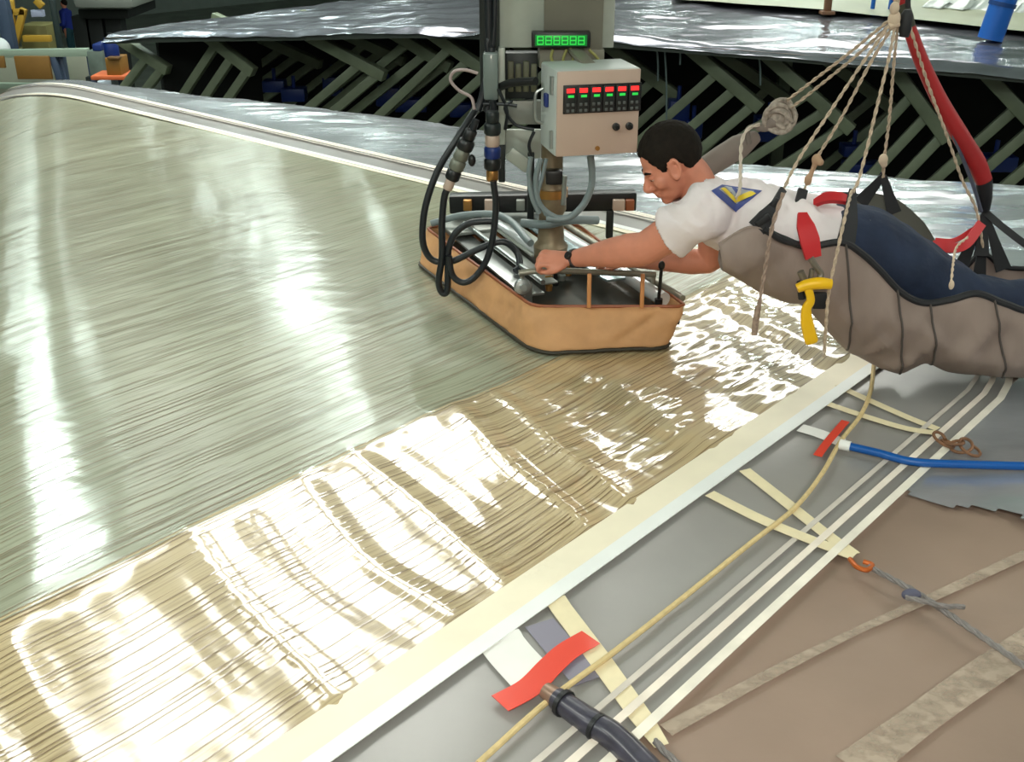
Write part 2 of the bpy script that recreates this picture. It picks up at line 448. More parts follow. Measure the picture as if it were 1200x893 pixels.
# ------------------------------------------------------------------ sail laminate
def sail_material(name, dark, base, bonded):
    m = mat(name, base, 0.21 if bonded else 0.45, coat=0.25 if bonded else 1.0, coat_rough=0.11 if bonded else 0.085, coat_ior=1.5 if bonded else 1.75, spec=0.75 if bonded else 0.5)
    nt = m.node_tree; b = nt.nodes['Principled BSDF']; L = nt.links.new; N = nt.nodes.new
    tc = N('ShaderNodeTexCoord')
    sep = N('ShaderNodeSeparateXYZ'); L(tc.outputs['Object'], sep.inputs[0])
    def dot(ax, ay):
        a = N('ShaderNodeMath'); a.operation = 'MULTIPLY'; a.inputs[1].default_value = ax; L(sep.outputs[0], a.inputs[0])
        c = N('ShaderNodeMath'); c.operation = 'MULTIPLY_ADD'; c.inputs[1].default_value = ay; L(sep.outputs[1], c.inputs[0]); L(a.outputs[0], c.inputs[2])
        return c.outputs[0]
    u = dot(UX, UY); w = dot(UY, -UX)
    def comb(su, sw):
        c = N('ShaderNodeCombineXYZ')
        for k, (s, v) in enumerate(((su, u), (sw, w))):
            a = N('ShaderNodeMath'); a.operation = 'MULTIPLY'; a.inputs[1].default_value = s; L(v, a.inputs[0]); L(a.outputs[0], c.inputs[k])
        return c.outputs[0]
    n1 = N('ShaderNodeTexNoise'); n1.inputs['Scale'].default_value = 1; n1.inputs['Detail'].default_value = 3; L(comb(2.6, 95), n1.inputs['Vector'])
    n2 = N('ShaderNodeTexNoise'); n2.inputs['Scale'].default_value = 1; n2.inputs['Detail'].default_value = 4; L(comb(1.2, 1.2), n2.inputs['Vector'])
    r = N('ShaderNodeValToRGB'); L(n1.outputs['Fac'], r.inputs[0])
    r.color_ramp.elements[0].position = 0.32; r.color_ramp.elements[0].color = lin(dark) + (1,)
    r.color_ramp.elements[1].position = 0.52; r.color_ramp.elements[1].color = lin(base) + (1,)
    mr = N('ShaderNodeMapRange'); mr.inputs['From Min'].default_value = .3; mr.inputs['From Max'].default_value = .7; mr.inputs['To Min'].default_value = .86; mr.inputs['To Max'].default_value = 1.1
    L(n2.outputs['Fac'], mr.inputs[0])
    mx = N('ShaderNodeMix'); mx.data_type = 'RGBA'; mx.blend_type = 'MULTIPLY'; mx.inputs['Factor'].default_value = 1
    L(r.outputs[0], mx.inputs['A']); L(mr.outputs[0], mx.inputs['B']); L(mx.outputs['Result'], b.inputs['Base Color'])
    if bonded:      # fibres under the film: gloss is drawn out across the yarns
        b.inputs['Anisotropic'].default_value = 1.0
        tg = N('ShaderNodeCombineXYZ'); tg.inputs[0].default_value = UY; tg.inputs[1].default_value = -UX
        L(tg.outputs[0], b.inputs['Tangent'])
    return m
M_sail = sail_material('bonded laminate', (140, 140, 118), (170, 172, 150), True)  # green of the reflected hall is partly put into this base colour
M_loose = sail_material('loose film over laminate', (152, 130, 94), (196, 175, 134), False)
M_yarn = mat('yarn under film', (128, 108, 76), 0.4, coat=0.6, coat_rough=0.2)
M_tape = mat('cream edge tape', (240, 230, 205), 0.45, var=0.05, vscale=6)
M_tapew = mat('white edge tape', (236, 238, 236), 0.4, var=0.04, vscale=6)
sail = thing('sail', (*XY(1.5, -4.5), 0.01), 'shiny sand coloured sail laminate stretched over the mould with yarns showing', 'sail')
us = np.concatenate([np.arange(-2.4, 3.0, 0.016), np.arange(3.0, U_EDGE + 0.001, 0.018)]); ws = np.arange(-9.2, W_EDGE + 0.001, 0.018)
V, Q = sheet(us, ws, sail_H, lambda u, w: inside_sail(u, w) & (w < -2.09))
build_np('laminate', V, Q, M_sail, sail)
V, Q = sheet(us, np.arange(-2.11, W_EDGE + 0.001, 0.012), sail_H, lambda u, w: inside_sail(u, w))
build_np('loose_film', V, Q, M_loose, sail)
# yarns: thin raised strands that run along the near edge
yarn_sets = {}
w = -1.36
while w > -8.8:
    mbV, mbQ, kk = yarn_sets.setdefault(w > -2.09, ([], [], [0]))
    u = -2.2 + random.random()
    while u < U_EDGE - 0.05:
        L_ = random.uniform(0.25, 1.3); a = np.arange(u, min(u + L_, U_EDGE - 0.03), 0.035)
        if len(a) > 2:
            wd2 = random.uniform(0.0009, 0.0022)
            ww = w + 0.006 * vn(a * 0.8, a * 0 + w * 30, 21)
            ok = inside_sail(a, ww + .03)
            a = a[ok]; ww = ww[ok]
            if len(a) > 2:
                tp = np.minimum(1, np.minimum(np.arange(len(a)), np.arange(len(a))[::-1]) / 3.0) * wd2
                for sgn in (-1, 1):
                    w2 = ww + sgn * tp
                    mbV.append(np.stack([a * UX + w2 * UY, a * UY - w2 * UX, sail_H(a, w2) + 0.0011], 1))
                n = len(a); i = np.arange(n - 1) + kk[0]
                mbQ.append(np.stack([i, i + n, i + n + 1, i + 1], 1)); kk[0] += 2 * n
        u += L_ + random.uniform(0.03, 0.5)
    w -= random.uniform(0.010, 0.026)
M_yarn2 = mat('yarn under loose film', (128, 104, 68), 0.4, coat=1.0, coat_rough=0.085, coat_ior=1.75)
for loose, (mbV, mbQ, kk) in yarn_sets.items():
    stuff(build_np('yarns', np.concatenate(mbV), np.concatenate(mbQ), M_yarn2 if loose else M_yarn, sail))
def edge_xy(off, off_far=None, lo=0, hi=None): return [XY(*p) for p in edge_path(off, off_far)][lo:hi]
flat = lambda x, y: float(mold_H(x, y)) + 0.012
build('edge_tape', band(edge_xy(-0.045, 0.0), [0.085] * 5 + [0.07, 0.06, 0.05, 0.04, 0.04], 0.004, 0.002, 0, flat), M_tape, sail)
build('edge_tape', band(edge_xy(0.015, 0.02), [0.04] * 5 + [0.04, 0.04, 0.03, 0.02, 0.02], 0.0065, 0.002, 0, flat), M_tapew, sail)

# ------------------------------------------------------------------ films on the mould around the sail
M_film = mat('grey film', (148, 145, 142), 0.35, coat=0.35, coat_rough=0.2, var=0.08, vscale=3, bump=0.04, bscale=14)
def strip_film(name, o0, o1, f0, f1, z, m, label, cat):
    P0 = edge_xy(o0, f0); P1 = edge_xy(o1, f1); V = []; Fc = []
    n = 6
    for a, b in zip(P0, P1):
        for k in range(n + 1):
            x = a[0] + (b[0] - a[0]) * k / n; y = a[1] + (b[1] - a[1]) * k / n
            V.append((x, y, float(mold_H(x, y)) + z + 0.0025 * float(vn(x * 9, y * 9, 31))))
    for i in range(len(P0) - 1):
        for k in range(n): Fc.append((i * (n + 1) + k, i * (n + 1) + k + 1, (i + 1) * (n + 1) + k + 1, (i + 1) * (n + 1) + k))
    V = np.array(V); o = build_np(name, V, np.array(Fc), m)
    return tag(o, label, cat)
strip_film('bagging_film', -0.03, 0.41, -0.03, 0.26, 0.006, M_film, 'clear grey bagging film strip running round the rim of the sail', 'film')
M_silver = mat('silver film', (188, 192, 198), 0.2, metal=0.6, var=0.2, vscale=2, stretch=(1, 2.5, 1), bump=0.2, bscale=10)
def silver_z(u, w):
    x = u * UX + w * UY; y = u * UY - w * UX
    qu = np.clip(u - (U_EDGE - R_C), 0, None); qw = np.clip(w - (W_EDGE - R_C), 0, None); sd = np.sqrt(qu * qu + qw * qw) - R_C
    a = sstep(0.42, 0.8, sd)
    return mold_H(x, y) + 0.005 + 0.012 * a + (0.06 + 0.94 * a) * (0.012 * vn(x * 1.2, y * 5, 41) + 0.006 * vn(x * 3 + 2 * y, y * 14, 42) + 0.0035 * vn(x * 7, y * 38, 43))
us = np.arange(2.5, 8.0, 0.022); ws = np.arange(-9.2, 4.2, 0.03)
V, Q = sheet(us, ws, silver_z, lambda u, w: (u < far_u(w) - 0.01) & ~inside_sail(u, w, np.where(w < -2.2, 0.25, 0.41)) & (u > 2.62 - 0.1 * (w + 0.9) + 0.05 * vn(w * 5, w * 0, 44)))
tag(build_np('silver_film', V, Q, M_silver), 'crinkled silver film spread over the mould beyond the sail', 'film')

tape_no = 0
def tape(name, pix, w, m, label, cat, z=0.004, th=0.0015, sm=6, group=None):
    o = build(name, band(gpath(pix), w, z, th, sm), m); return tag(o, label, cat, group)
M_cream = mat('cream webbing', (232, 218, 182), 0.6, var=0.06, vscale=20)
M_white = mat('white cloth', (238, 236, 232), 0.6, var=0.03)
M_red = mat('red tape', (226, 62, 36), 0.35, coat=0.3)
M_cord = mat('tan cord', (214, 190, 138), 0.7, var=0.1, vscale=60)
# outer rows of tape round the film
for k, (o, f, wd2, c, lab) in enumerate([(0.415, 0.26, 0.022, (240, 232, 218), 'outermost white tape line round the grey film'),
                          (0.365, 0.235, 0.018, (238, 226, 212), 'cream tape line second from the outside of the grey film'),
                          (0.315, 0.21, 0.014, (205, 196, 186), 'faint worn tape line on the inner side of the two white ones')]):
    P = edge_xy(o, f)
    tag(build('tape_line', band(P, wd2, 0.006 if k < 2 else .003, 0.0015, 0, flat), mat('tape line %d' % k, c, 0.6, var=0.1, vscale=12)), lab, 'tape')
tape('webbing_strap', [(650, 708), (700, 775), (750, 845), (775, 880)], [0.05, 0.05, 0.045, 0.03], M_cream, 'cream webbing strap crossing the film beside the large red tape', 'strap', 0.004)
tape('webbing_strap', [(872, 556), (915, 590), (965, 630), (1000, 656)], 0.036, M_cream, 'upper of two cream straps that meet at the grey rope hook', 'strap', 0.006)
tape('webbing_strap', [(831, 585), (890, 615), (950, 640), (1000, 659)], 0.036, M_cream, 'lower of two cream straps that meet at the grey rope hook', 'strap', 0.009)
tape('webbing_strap', [(981, 457), (1020, 475), (1065, 495), (1098, 508)], 0.028, M_cream, 'upper of two narrow cream straps beside the blue hose', 'strap', 0.006)
tape('webbing_strap', [(969, 479), (1010, 493), (1060, 508), (1098, 514)], 0.028, M_cream, 'lower of two narrow cream straps beside the blue hose', 'strap', 0.009)
tape('corner_patch', [(583, 753), (600, 775), (628, 805)], 0.10, M_white, 'square white patch at the sail rim under the large red tape', 'patch', 0.006)
tape('corner_patch', [(937, 506), (960, 513), (985, 523)], 0.05, M_white, 'small white patch at the sail rim under the short red tape', 'patch', 0.005)
tape('patch_tab', [(632, 735), (660, 768), (690, 803)], 0.07, mat('blue grey tab', (134, 130, 146), .4, coat=.4), 'blue grey film tab between the white patch and the cream strap', 'patch', 0.003)
tape('red_tape', [(586, 834), (620, 815), (645, 790), (665, 772), (692, 756)], 0.055, M_red, 'large piece of bright red tape on the white patch', 'tape', 0.012)
tape('red_tape', [(957, 541), (972, 521), (990, 500)], 0.024, M_red, 'short piece of red tape beside the blue hose', 'tape', 0.010)
# cord laid along the film
cp = [(560, 900), (640, 828), (720, 768), (800, 705), (880, 640), (930, 600), (962, 560), (985, 520), (1008, 490), (1020, 460), (1024, 425)]
P = [Vector((*G(x, y, 0.012).xy, 0.026)) for x, y in cp]
for p in P: p.z = Hs(p.x, p.y) + 0.014
tag(build('tan_cord', tube(P, 0.0065, 8, 8), M_cord), 'thin tan cord laid along the grey film from rim to harness', 'cord')
# blue hose, brown coil, grey rope and hook, dark hose
M_blue = mat('blue hose', (14, 84, 160), 0.35)
hp = [(996, 527), (1030, 535), (1070, 545), (1130, 548), (1200, 550), (1260, 552)]
P = [Vector((*G(x, y, 0.02).xy, 0.02)) for x, y in hp]
for p in P: p.z = Hs(p.x, p.y) + 0.022
bh = thing('air_hose', P[0], 'bright blue air hose lying across the grey film', 'hose')
build('hose_body', tube(P, 0.0115, 12, 8), M_blue, bh)
build('hose_fitting', tube([P[0] + (P[0] - P[1]).normalized() * 0.03, P[0]], 0.015, 12, 0), M_white, bh)
M_brown = mat('brown cord', (126, 88, 62), 0.7, var=0.3, vscale=40)
P = [];
for k in range(34):
    a = k * 0.8; c = G(1098 + k * 1.3, 520 + k * 0.35, 0.02)
    P.append(Vector((c.x + 0.022 * math.cos(a), c.y + 0.028 * math.sin(a), 0.034 + 0.012 * math.sin(a * 0.7))))
tag(build('cord_coil', tube(P, 0.0045, 6, 4), M_brown), 'tangled brown cord by the straps above the blue hose', 'cord')
M_rope = mat('grey rope', (128, 122, 120), 0.7, var=0.2, vscale=60)
hk = thing('tie_rope', G(1010, 662, 0.02), 'grey twisted tie rope hooked to the two cream straps', 'rope')
P = [G(1018, 664, .03), G(1070, 692, .03), G(1120, 725, .03), G(1200, 780, .03), G(1290, 845, .03)]
build('rope_body', rope(P, 0.007, 3, 0.03), M_rope, hk)
P2 = [G(1062, 700, .04), G(1080, 704, .05), G(1105, 710, .045), G(1130, 711, .04)]
build('rope_tail', rope(P2, 0.006, 3, 0.03), M_rope, hk)
c = G(1068, 697, .035); build('knot', ell(c, (0.022, 0.014, 0.014), n=14, m=10), mat('dark knot', (84, 84, 104), 0.6), hk)
M_or = mat('orange metal', (190, 96, 34), 0.4, metal=0.3)
P = [G(996, 655, .03), G(1004, 664, .035), G(1016, 668, .035), G(1022, 662, .03), G(1012, 658, .03)]
build('hook', tube(P, 0.006, 8, 8), M_or, hk)
M_blk = mat('black rubber', (28, 29, 32), 0.45, var=0.1, vscale=20)
M_grip = mat('dark blue grey hose', (58, 56, 70), 0.4, coat=0.4, var=0.3, vscale=30)
P = [G(652, 818, .03), G(690, 845, .03), G(725, 868, .03), G(780, 925, .03)]
dh = thing('vacuum_hose', P[0], 'dark grey vacuum hose ending beside the large red tape', 'hose')
build('hose_body', tube(P, [0.022, 0.026, 0.027, 0.027], 14, 8), M_grip, dh)
d = (P[1] - P[0]).normalized()
for k in range(2):
    c = P[0] + d * (0.02 + 0.09 * k); build('hose_ring', tube([c - d * 0.005, c + d * 0.005], 0.028, 14, 0), M_blk, dh)
build('hose_fitting', tube([P[0] - d * 0.03, P[0] - d * 0.012, P[0] + d * 0.005], [0.017, 0.019, 0.02], 14, 3), mat('brass', (150, 122, 104), 0.4, metal=0.4), dh)
P = [G(768, 868, .02), G(778, 880, .02), G(800, 900, .02)]
tag(build('lashing_line', rope(P, 0.007, 3, 0.03), M_rope), 'short dark lashing line at the end of the cream strap in the foreground', 'rope')
# worn tape marks on the taupe skin
def worn_mat():
    m = mat('worn tape residue', (186, 168, 150), 0.6, var=0.12, vscale=10)
    nt = m.node_tree; b = nt.nodes['Principled BSDF']
    n = nt.nodes.new('ShaderNodeTexNoise'); n.inputs['Scale'].default_value = 14; n.inputs['Detail'].default_value = 5
    r = nt.nodes.new('ShaderNodeMapRange'); r.inputs['From Min'].default_value = .35; r.inputs['From Max'].default_value = .6
    r.inputs['To Min'].default_value = .15; r.inputs['To Max'].default_value = .75
    nt.links.new(n.outputs['Fac'], r.inputs[0]); nt.links.new(r.outputs[0], b.inputs['Alpha']); return m
M_worn = worn_mat()
tape('tape_residue', [(1230, 640), (1100, 700), (1000, 745), (900, 795), (780, 860)], [0.03, 0.026, 0.02, 0.028, 0.035], M_worn, 'narrow pale streak of worn tape on the taupe mould skin', 'tape residue', 0.001, 0.0005)
tape('tape_residue', [(1240, 735), (1150, 795), (1080, 845), (1000, 905)], [0.075, 0.075, 0.07, 0.08], M_worn, 'wide pale streak of worn tape on the taupe mould skin', 'tape residue', 0.001, 0.0005)

# ------------------------------------------------------------------ the second mould behind
LIP = [(-3.95, 11.05), (7.2, 7.05)]
def lip(s): return LIP[0][0] + (LIP[1][0] - LIP[0][0]) * s, LIP[0][1] + (LIP[1][1] - LIP[0][1]) * s
def lip_z(s):
    return np.interp(s, [0, .09, .18, .27, .36, .45, .55, .69, .85, 1], [.02, .09, .15, .22, .25, .22, .19, .13, .06, -.03])
def m2(s, d):
    x, y = lip(s); return np.stack([x + d * UX, y + d * UY], -1)
def m2_z(s, d): return lip_z(s) + 0.02 * d + 0.03 * np.sin(s * 3.1) * sstep(0, 3, d)
mold2 = thing('mold_table', (2.5, 12, FLOOR_Z), 'second sail mould standing behind on zigzag green steel frames', 'mould')
def patch2(name, ss, ds, zoff, m, parent=None):
    Sg, Dg = np.meshgrid(ss, ds, indexing='ij')
    if name == 'sail': d0 = np.interp(Sg, [0, .3, .38, .5, .67, 1], [4.2, 3.4, 1.9, 1.8, 1.4, 1.2]); Dg = d0 + Dg * (10.5 - d0)
    XYg = m2(Sg, Dg); Z = m2_z(Sg, Dg) + zoff(XYg[..., 0], XYg[..., 1], Dg)
    V = np.stack([XYg[..., 0].ravel(), XYg[..., 1].ravel(), Z.ravel()], 1)
    a, b = Sg.shape; idx = np.arange(a * b).reshape(a, b)
    Q = np.stack([idx[:-1, :-1], idx[1:, :-1], idx[1:, 1:], idx[:-1, 1:]], -1).reshape(-1, 4)
    return build_np(name, V, Q, m, parent)
ss = np.linspace(0, 1, 80); ds = np.linspace(0, 11, 40)
patch2('mold_skin', ss, ds, lambda x, y, d: 0 * x, M_mold, mold2)
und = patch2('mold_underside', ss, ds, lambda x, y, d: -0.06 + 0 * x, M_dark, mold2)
mb = MB()
for i in range(79):
    p = []
    for s in (ss[i], ss[i + 1]):
        x, y = lip(s); z = float(lip_z(s)); p += [(x, y, z - 0.06), (x, y, z)]
    mb.add((p, [(0, 2, 3, 1)]))
build('mold_rim', mb.geo, mat('rim grey green', (72, 80, 74), 0.5), mold2)
patch_silver = patch2('silver_film', np.linspace(0, 1, 420), np.linspace(-0.05, 4.6, 150), lambda x, y, d: 0.035 + 0.016 * vn(x * 1.2, y * 4, 51) + 0.010 * vn(x * 4, y * 9, 52) + .003 * vn(x * 14, y * 20, 53) - 0.055 * sstep(0.06, -0.05, d), mat('dim silver film', (138, 140, 150), 0.22, metal=0.75, var=0.25, vscale=2, stretch=(1, 2.5, 1), bump=0.2, bscale=10))
tag(patch_silver, 'crinkled silver film along the rim of the mould behind', 'film')
s2 = patch2('sail', np.linspace(0.22, 0.98, 120), np.linspace(0, 1, 60), lambda x, y, d: 0.085 + 0.006 * vn(x * 2, y * 2, 55), mat('pale green laminate', (150, 156, 130), 0.5, coat=0.25, coat_rough=0.3, var=0.1, vscale=2))
tag(s2, 'pale green sail laminate on the mould behind', 'sail')
def at2(px, py, dep):
    """point on the vertical plane 'dep' behind the lip"""
    d = ray(px, py); n = Vector((-(LIP[1][1] - LIP[0][1]), LIP[1][0] - LIP[0][0], 0)).normalized()
    p0 = Vector((*LIP[0], 0)) + n * dep
    return CAM + d * ((p0 - CAM).dot(n) / d.dot(n))
M_fr = mat('green frame steel', (112, 122, 100), 0.5, var=0.15, vscale=6)
frames = [((132, 40), (194, 80), (172, 108), 2, .35), ((240, 40), (294, 82), (276, 108), 3, .35), ((355, 38), (447, 87), (412, 116), 2, .35), ((300, 42), (372, 74), (335, 100), 3, 1.6),
          ((455, 35), (524, 77), (464, 124), 3, .5), ((500, 35), (574, 86), (520, 135), 3, .35), ((590, 40), (670, 95), (610, 150), 3, .6), ((400, 38), (470, 70), (430, 100), 3, 1.7),
          ((809, 57), (887, 123), (832, 169), 3, .35), ((908, 73), (994, 149), (926, 192), 3, .35), ((1054, 88), (1107, 160), (1058, 211), 3, .35),
          ((1185, 118), (1236, 172), (1185, 215), 3, .35), ((705, 48), (790, 110), (735, 160), 2, 1.0), ((850, 66), (925, 118), (880, 160), 2, 1.5), ((980, 78), (1050, 130), (1000, 170), 2, 1.6)]
for (t, k, l, n, dep) in frames:
    T = at2(*t, dep); K = at2(*k, dep); Lo = at2(*l, dep)
    sx, sy = (T.x - LIP[0][0]), 0
    s = min(1, max(0, (T.x - LIP[0][0]) / (LIP[1][0] - LIP[0][0])))
    dirT = (T - K); tz = float(lip_z(s)) - 0.06
    T = K + dirT * ((tz - K.z) / dirT.z) if dirT.z > 0.02 else T
    nodeo = bpy.data.objects.new('support_frame', None); COL.objects.link(nodeo); nodeo.parent = mold2
    base = Vector((K.x, K.y, FLOOR_Z)); nodeo.location = base - WL[mold2.name]; WL[nodeo.name] = base
    wv = 0.10
    build('upper_beam', beam(T, K + (K - T).normalized() * 0.04, wv, wv), M_fr, nodeo)
    ld = (Lo - K).normalized()
    ex = max(0.4, (K.z + 1.5) / max(0.05, -ld.z))
    for q in range(n):
        A = K + (T - K).normalized() * (0.02 + 0.20 * q) + Vector((0, 0.01 * q, 0))
        build('lower_beam', beam(A, A + ld * ex, wv * 0.75, wv * 0.8), M_fr, nodeo)
    E = K + ld * ex
    build('foot_post', beam((E.x, E.y, FLOOR_Z), (E.x, E.y, E.z + 0.1), 0.12, 0.12), M_fr, nodeo)
    build('base_rail', beam(E + Vector((-0.5, 0.3, 0)), E + Vector((0.15, -0.05, 0)), 0.1, 0.1), M_fr, nodeo)
M_navy = mat('dark blue paint', (20, 44, 110), 0.4)
for (x, y, w_, h_, dep) in [(322, 100, 24, 12, 1.2), (345, 110, 26, 14, 1.2), (455, 112, 26, 20, 0.8), (482, 122, 36, 14, 0.8), (390, 100, 20, 20, 1.8), (795, 128, 22, 22, .9), (812, 150, 18, 20, .9), (900, 150, 30, 26, .9), (1010, 195, 40, 10, .8), (1000, 175, 26, 12, 1.2), (1165, 190, 40, 16, .8), (540, 128, 24, 14, .8)]:
    c = at2(x, y, dep); k = F / ((c - CAM).length); ww, hh = w_ / k, h_ / k
    build('actuator_box', G2(box(c, (ww, 0.2, hh), bev=0.01), tube([c + Vector((0, 0, hh / 2 - .01)), c + Vector((0, 0, hh / 2 + 0.12))], 0.02, 8, 0)), M_navy, mold2)
# back legs and added dark panels standing in for the shade under the mould
for s in (0.05, 0.35, 0.65, 0.95):
    for d in (5.0, 10.4):
        x, y = m2(np.array(s), np.array(d)); z = float(m2_z(np.array(s), np.array(d))) - 0.1
        build('leg', beam((x, y, FLOOR_Z), (x, y, z), 0.14, 0.14), M_fr, mold2)
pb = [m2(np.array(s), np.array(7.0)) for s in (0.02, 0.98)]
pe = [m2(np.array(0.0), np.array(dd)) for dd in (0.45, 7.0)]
build('shade_end_panel', beam((pe[0][0] + .1, pe[0][1], -1.83), (pe[1][0] + .1, pe[1][1], -1.83), 0.06, 3.52), M_dark, mold2)
build('shade_back_panel', beam((pb[0][0], pb[0][1], -1.85), (pb[1][0], pb[1][1], -1.85), 0.06, 3.5), M_dark, mold2)
# wires hanging from the rim
for x, y0, y1, k in [(778, 46, 142, 0), (794, 48, 76, 1), (768, 46, 95, 2), (888, 60, 100, 3)]:
    a = at2(x, y0, .15); b = at2(x + 3, y1, .15); 
    build('hanging_wire', tube([a, (a + b) / 2 + Vector((.01, 0, 0)), b], 0.008, 6, 4), mat('grey wire', (96, 112, 112), 0.5), mold2)
# ------------------------------------------------------------------ the curing machine
M_alu = mat('brushed aluminium', (176, 180, 178), 0.32, metal=0.85, var=0.08, vscale=10)
M_alud = mat('dull aluminium', (140, 144, 138), 0.45, metal=0.5, var=0.1, vscale=8)
M_plate = mat('grey green plate', (172, 178, 168), 0.4, metal=0.15, var=0.1, vscale=8)
M_col = mat('column grey', (122, 119, 106), 0.5, metal=0.2, var=0.1, vscale=6)
M_colD = mat('dark rail', (34, 40, 40), 0.45, metal=0.2)
M_beige = mat('beige enamel', (192, 168, 152), 0.4, var=0.03)
M_beigeS = mat('pale box side', (186, 192, 188), 0.4, var=0.04)
M_black = mat('black plastic', (20, 21, 22), 0.4)
M_skirt = mat('tan canvas', (204, 152, 104), 0.7, var=0.14, vscale=9, bump=0.35, bscale=9)
M_led_r = mat('red digits', (255, 50, 50), 0.4, emit=(255, 40, 40), estr=1.6)
M_led_g = mat('green digits', (60, 220, 90), 0.4, emit=(40, 220, 80), estr=0.45)
M_scr = mat('green screen', (20, 90, 40), 0.3, emit=(20, 120, 50), estr=0.7)
M_brass = mat('brass fitting', (176, 128, 70), 0.35, metal=0.7)
M_hose = mat('black cable', (26, 30, 34), 0.4, var=0.1, vscale=30)
M_cond = mat('grey conduit', (120, 132, 134), 0.4)
M_steelg = mat('grey bar', (150, 146, 132), 0.4, metal=0.4)

RZ = 0.16
top = [Vector((.07, 3.47)), Vector((.59, 3.47)), Vector((.27, 4.42)), Vector((-.36, 4.38))]
bot = [Vector((.085, 3.37)), Vector((.55, 3.43)), Vector((.25, 4.40)), Vector((-.405, 4.33))]
def round_poly(P, rad, n=6):
    out = []; m = len(P)
    for i in range(m):
        a, b, c = P[i - 1], P[i], P[(i + 1) % m]
        d0 = (a - b).normalized(); d1 = (c - b).normalized(); r = rad[i]
        for k in range(n + 1):
            t = k / n; out.append((b + d0 * r) * (1 - t) ** 2 + b * 2 * t * (1 - t) + (b + d1 * r) * t ** 2)
    return out
def resample(P, N):
    Q = P + [P[0]]; L = [0]
    for i in range(1, len(Q)): L.append(L[-1] + (Q[i] - Q[i - 1]).length)
    s = np.linspace(0, L[-1], N, endpoint=False)
    return [Vector((float(np.interp(t, L, [q.x for q in Q])), float(np.interp(t, L, [q.y for q in Q])))) for t in s]
mach = thing('curing_machine', (0.13, 3.95, 0.02), 'curing machine head with tan canvas skirted tray hanging on a grey column', 'machine')
N = 220
Pt = resample(round_poly(top, [.05, .03, .05, .05]), N); Pb = resample(round_poly(bot, [.12, .06, .08, .08]), N)
V = []; Fc = []; m_ = 9
ctr = Vector((.13, 3.95))
for i in range(m_ + 1):
    t = i / m_
    for k in range(N):
        p = Pt[k].lerp(Pb[k], t); o = (p - ctr).normalized()
        s = k * 0.11
        f = 0.008 * math.sin(math.pi * t) + 0.030 * (abs(float(vn(k * 0.13 + t * 1.6, 3.3, 63))) ** .7 - .5) * math.sin(math.pi * min(1, t + .12)) + 0.016 * float(vn(k * 0.10 + t * 2.2, t * 1.5, 61)) * math.sin(math.pi * min(1, t * 1.2 + .1)) + 0.003 * float(vn(k * 0.35 - t * 3, t * 3, 62))
        zb = Hs(*Pb[k]) + 0.012
        V.append((p.x + o.x * f, p.y + o.y * f, RZ + (zb - RZ) * t))
for i in range(m_):
    for k in range(N): Fc.append((i * N + k, i * N + (k + 1) % N, (i + 1) * N + (k + 1) % N, (i + 1) * N + k))
sk = build('tray_skirt', (V, Fc), M_skirt, mach, angle=80)
so = sk.modifiers.new('t', 'SOLIDIFY'); so.thickness = 0.004; so.offset = -1
hem = [Vector((Pb[k].x, Pb[k].y, Hs(*Pb[k]) + 0.012)) for k in range(0, N, 2)]; hem.append(hem[0])
build('hem', tube(hem, 0.007, 8, 0), mat('dark hem', (52, 46, 34), 0.6), sk)
rim = [Vector((p.x, p.y, RZ)) for p in Pt[::2]]; rim.append(rim[0])
build('tray_rim', tube(rim, 0.006, 8, 0), mat('rust edging', (150, 82, 48), 0.5), mach)
ins = [ctr + (p - ctr) * 0.985 for p in Pt]
V = [(p.x, p.y, 0.09) for p in ins] + [(p.x, p.y, 0.10) for p in ins]
build('tray_floor', (V, [tuple(range(N))[::-1], tuple(range(N, 2 * N))] + [(k, (k + 1) % N, N + (k + 1) % N, N + k) for k in range(N)]), mat('tray metal', (84, 84, 78), 0.3, metal=0.5, var=0.2, vscale=7), mach, smooth=False)
ax = Vector((-.385, .923, 0)).normalized(); bx_ = Vector((ax.y, -ax.x, 0))   # tray's long and short axis
def T(a, b, z):   # a along the tray from its front left corner, b across
    return Vector((.07, 3.47, 0)) + ax * a + bx_ * b + Vector((0, 0, z))
yaw = math.atan2(ax.x, ax.y) * -1
def tb(name, a0, a1, b0, b1, z0, z1, m, par=mach, bev=0.004):
    c = T((a0 + a1) / 2, (b0 + b1) / 2, (z0 + z1) / 2)
    R = Matrix.Rotation(yaw, 3, 'Z'); return build(name, box(c, (b1 - b0, a1 - a0, z1 - z0), R, bev), m, par)
# light sheet metal panels along the near side, pipes and bars
tb('side_panel', .12, .95, .02, .10, .145, .155, M_alu)
tb('side_panel', .16, .95, .11, .17, .165, .172, M_alud)
tb('cover_plate', .45, .92, .19, .30, .17, .18, M_plate)
tb('cover_plate', .10, .92, .33, .41, .165, .175, mat('pale film plate', (170, 190, 194), 0.25, metal=0.6, var=0.1, vscale=12))
build('heater_pipe', tube([T(-.09, .455, .150), T(.40, .43, .165), T(.9, .41, .17)], 0.026, 16, 4), mat('bright tube', (226, 230, 232), 0.2, metal=0.25), mach)
build('long_bar', tube([T(-.14, .50, .165), T(.85, .475, .18)], 0.012, 10, 0), M_steelg, mach)
build('heater_pipe', tube([T(.30, .22, .19), T(.9, .20, .20)], 0.016, 12, 0), mat('bright tube', (0, 0, 0)), mach)
build('long_bar', tube([T(.14, .10, .185), T(.9, .09, .19)], 0.010, 10, 0), M_alu, mach)
